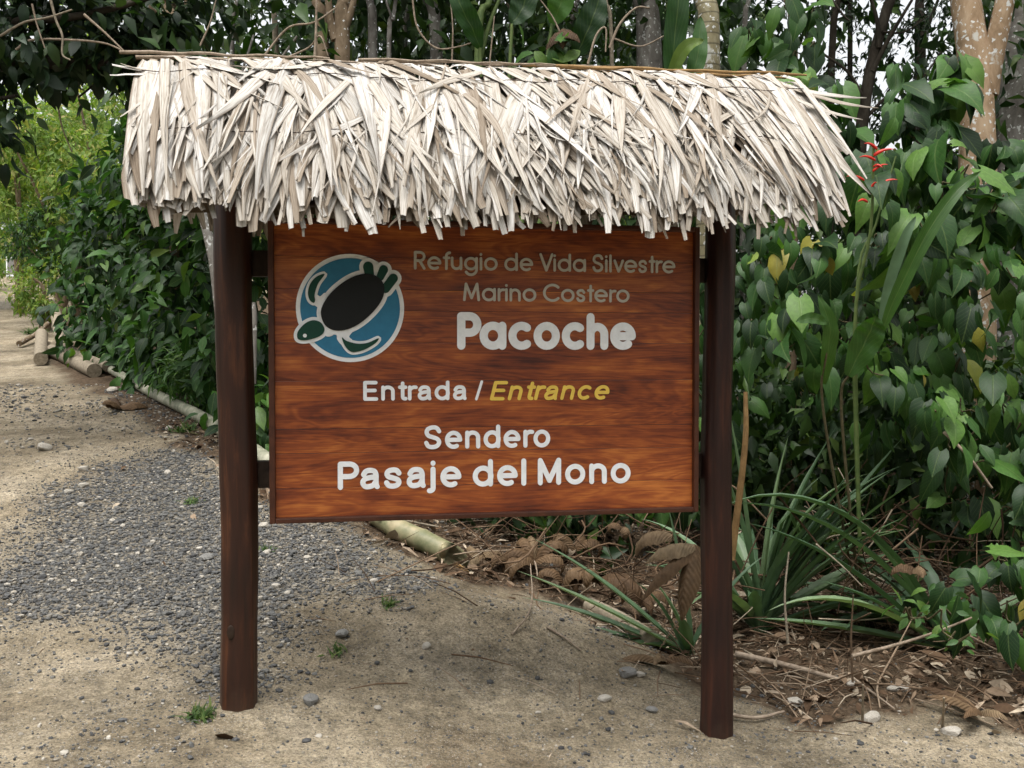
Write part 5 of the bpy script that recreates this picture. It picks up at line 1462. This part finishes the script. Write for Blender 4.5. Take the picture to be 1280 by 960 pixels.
def lobed(u, v, y, label):
    p_ = P(u, v, y); root = empty('leafy_sprig', p_, label, 'sprig')
    r = np.random.default_rng(int(u)); n = 16
    pos = np.array(p_) + r.normal(size=(n, 3)) * [.14, .05, .08]
    foliage(root, OVATE, pos, r.normal(size=(n, 3)) * [1, .3, .5] + [0, -.3, -.3], np.tile([0, -.8, .6], (n, 1)) + r.normal(size=(n, 3)) * .3, np.full(n, .24), M['young'], n)
    st_ = tube([Vector((0, 0, .1)), Vector((.05, .3, -.6)), Vector((.1, .5, -2.6))], [.01, .012, .015], 5); MB().add(*st_).build('stem', M['stem'], root)
lobed(693, 66, 8.9, 'bright lobed leaves just above the middle of the ridge')

# lianas and bare twigs across the gaps
def liana(pts, r, label, mat='twig'):
    path = smooth_path([P(*a) for a in pts], 24); base = path[0].copy()
    v, f, uv = tube(path, [r * (1 - .4 * i / 23) for i in range(24)], 5, .1)
    tag(MB().add(v, f, uv).build('liana', M[mat], None, loc=base), label, 'liana', 'lianas and bare twigs')
liana([(393, 85, 8.2), (395, 40, 8.2), (396, -10, 8.2)], .014, 'straight pale vertical liana before the twin brown trunks')
liana([(330, 70, 8.4), (360, 35, 8.4), (392, 28, 8.3), (420, 10, 8.3)], .011, 'arching twig left of the twin brown trunks')
liana([(345, 78, 8.4), (385, 60, 8.4), (400, 45, 8.3), (410, 70, 8.3)], .010, 'low looping twig at the foot of the twin trunks')
liana([(245, 68, 8.5), (262, 30, 8.5), (270, 0, 8.5)], .010, 'thin slanting twig right of the Y-shaped trunk')
liana([(515, -5, 9), (522, 35, 9), (545, 60, 9), (575, 58, 9), (598, 50, 9)], .010, 'sagging liana hooked round the leaning grey trunk')
liana([(565, 78, 9.2), (566, 35, 9.2), (563, 0, 9.2)], .009, 'thin hanging liana right of the leaning grey trunk')
liana([(612, 80, 9), (616, 40, 9), (618, 20, 9)], .008, 'thin hanging liana beside the yellowish stems')
liana([(735, 80, 8.8), (745, 45, 8.8), (757, 35, 8.8), (757, 65, 8.8)], .012, 'hooked pale twig left of the mottled trunk')
liana([(762, 60, 8.9), (775, 30, 8.9), (795, 10, 8.9), (812, 10, 8.9)], .014, 'arched brown branch across the mottled trunk')
liana([(766, 48, 9), (800, 58, 9), (830, 45, 9)], .010, 'horizontal twig crossing the mottled trunk')
liana([(700, 40, 9), (690, 20, 9), (672, -5, 9)], .009, 'slanting twig above the rust-red leaf')
liana([(62, -5, 8.2), (70, 25, 8.2), (78, 45, 8.2), (78, 68, 8.2), (88, 75, 8.2)], .012, 'pale crooked twig hanging in the upper left', 'palewood')
liana([(0, 45, 8.2), (30, 28, 8.2), (60, 22, 8.2), (90, 12, 8.2)], .012, 'pale slanting branch crossing the upper left', 'palewood')
liana([(20, 62, 8.3), (40, 50, 8.3), (90, 50, 8.3), (130, 54, 8.3), (155, 64, 8.3)], .012, 'long level twig above the dark limb')
liana([(105, 18, 8.2), (130, 40, 8.2), (155, 64, 8.2)], .012, 'twig slanting down to the left roof corner')
liana([(40, 5, 8.2), (46, 30, 8.2), (56, 60, 8.2)], .009, 'short hanging twig left of the crooked pale twig')
liana([(135, 85, 9), (118, 105, 9), (98, 122, 9)], .014, 'dark curved twig below the dark limb', 'barkdark')
liana([(72, 130, 10), (78, 160, 10), (90, 190, 10)], .010, 'thin brown twig before the sunlit trees')
liana([(1040, 0, 9), (1055, 20, 9), (1062, 26, 9)], .012, 'short dark twig at the top of the white gap', 'barkdark')

# the wood behind: one mass of leaves with dark undergrowth
r = np.random.default_rng(77)
def mass(name, label, n, xr, yr, zr, size, mat, seed, dens=None, tmpl=LITE):
    r = np.random.default_rng(seed)
    x = r.uniform(*xr, n); y = r.uniform(*yr, n); g = gh(x, y); z = g + zr[0] + (zr[1] - zr[0]) * r.random(n) ** .9
    keep = vnoise(x * .9 + seed, z * .9 + y * .5) > .30
    if dens is not None: keep &= r.random(n) < dens(x, y, z)
    x, y, z = x[keep], y[keep], z[keep]; m = len(x)
    k_ = 5
    pos = np.repeat(np.stack([x, y, z], 1), k_, 0) + r.normal(size=(m * k_, 3)) * size * .8
    d = r.normal(size=(m * k_, 3)) * .7 + np.array([0, -.3, -.5]); nn = r.normal(size=(m * k_, 3)) * .5 + np.array([0, -.5, .8])
    o = merged(name, tmpl, pos, frames(d, nn), np.clip(r.normal(size, size * .3, m * k_), size * .4, size * 2), r.random(m * k_), M[mat])
    tag(o, label, 'forest', kind='stuff')
def px(x, y): return 640 + FPX * x / y
def pv(y, z): return 445 - FPX * (z - 1.6) / y
def dens_mid(x, y, z):
    u, v = px(x, y), pv(y, z)
    d = np.where((u > 945) & (u < 1195) & (v < 200), .05, 1.0)
    d = np.where((u < 345), np.where(y < 13.5 + (345 - u) * .01, 0.0, np.where(u < 150, .25, .9)), d)
    return d
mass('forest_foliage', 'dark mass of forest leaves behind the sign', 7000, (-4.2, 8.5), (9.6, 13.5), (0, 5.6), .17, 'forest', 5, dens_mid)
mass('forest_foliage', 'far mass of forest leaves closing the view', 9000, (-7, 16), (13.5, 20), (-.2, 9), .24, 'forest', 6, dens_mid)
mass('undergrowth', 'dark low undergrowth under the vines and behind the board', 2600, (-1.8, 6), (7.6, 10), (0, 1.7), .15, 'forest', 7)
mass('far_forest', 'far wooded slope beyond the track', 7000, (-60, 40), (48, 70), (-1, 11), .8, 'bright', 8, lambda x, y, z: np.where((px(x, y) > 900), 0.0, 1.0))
def ring(x, y, z): return np.where((np.hypot(x, y - 4) > 11) & (y < 9), 1.0, 0.0)
mass('sky_blocker_leaves', 'unseen ring of forest leaves added behind the camera to block low sky light', 9000, (-22, 20), (-16, 9), (-.3, 7.5), .42, 'forest', 9, ring)  # leaf ring out of view, added to cut light from the low sky

# grey framed panel far up the track
g = G(18, 347)
pn = empty('roadside_panel', g, 'small grey panel in a white frame far up the track', 'panel')
w_, h_ = .30, .40; 
bm_obj('panel', box(-w_, w_, -.02, .02, .12, .85, .01), M['greystone'], pn)
for x0, x1, z0, z1 in ((-w_ - .05, -w_, 0, .95), (w_, w_ + .05, 0, .95), (-w_, w_, .85, .92), (-w_, w_, .05, .12)):
    bm_obj('frame_bar', box(x0, x1, -.035, .035, z0, z1), M['white'], pn)
bm_obj('slot', box(-.05, .22, -.03, -.0201, .5, .58), M['black'], pn)
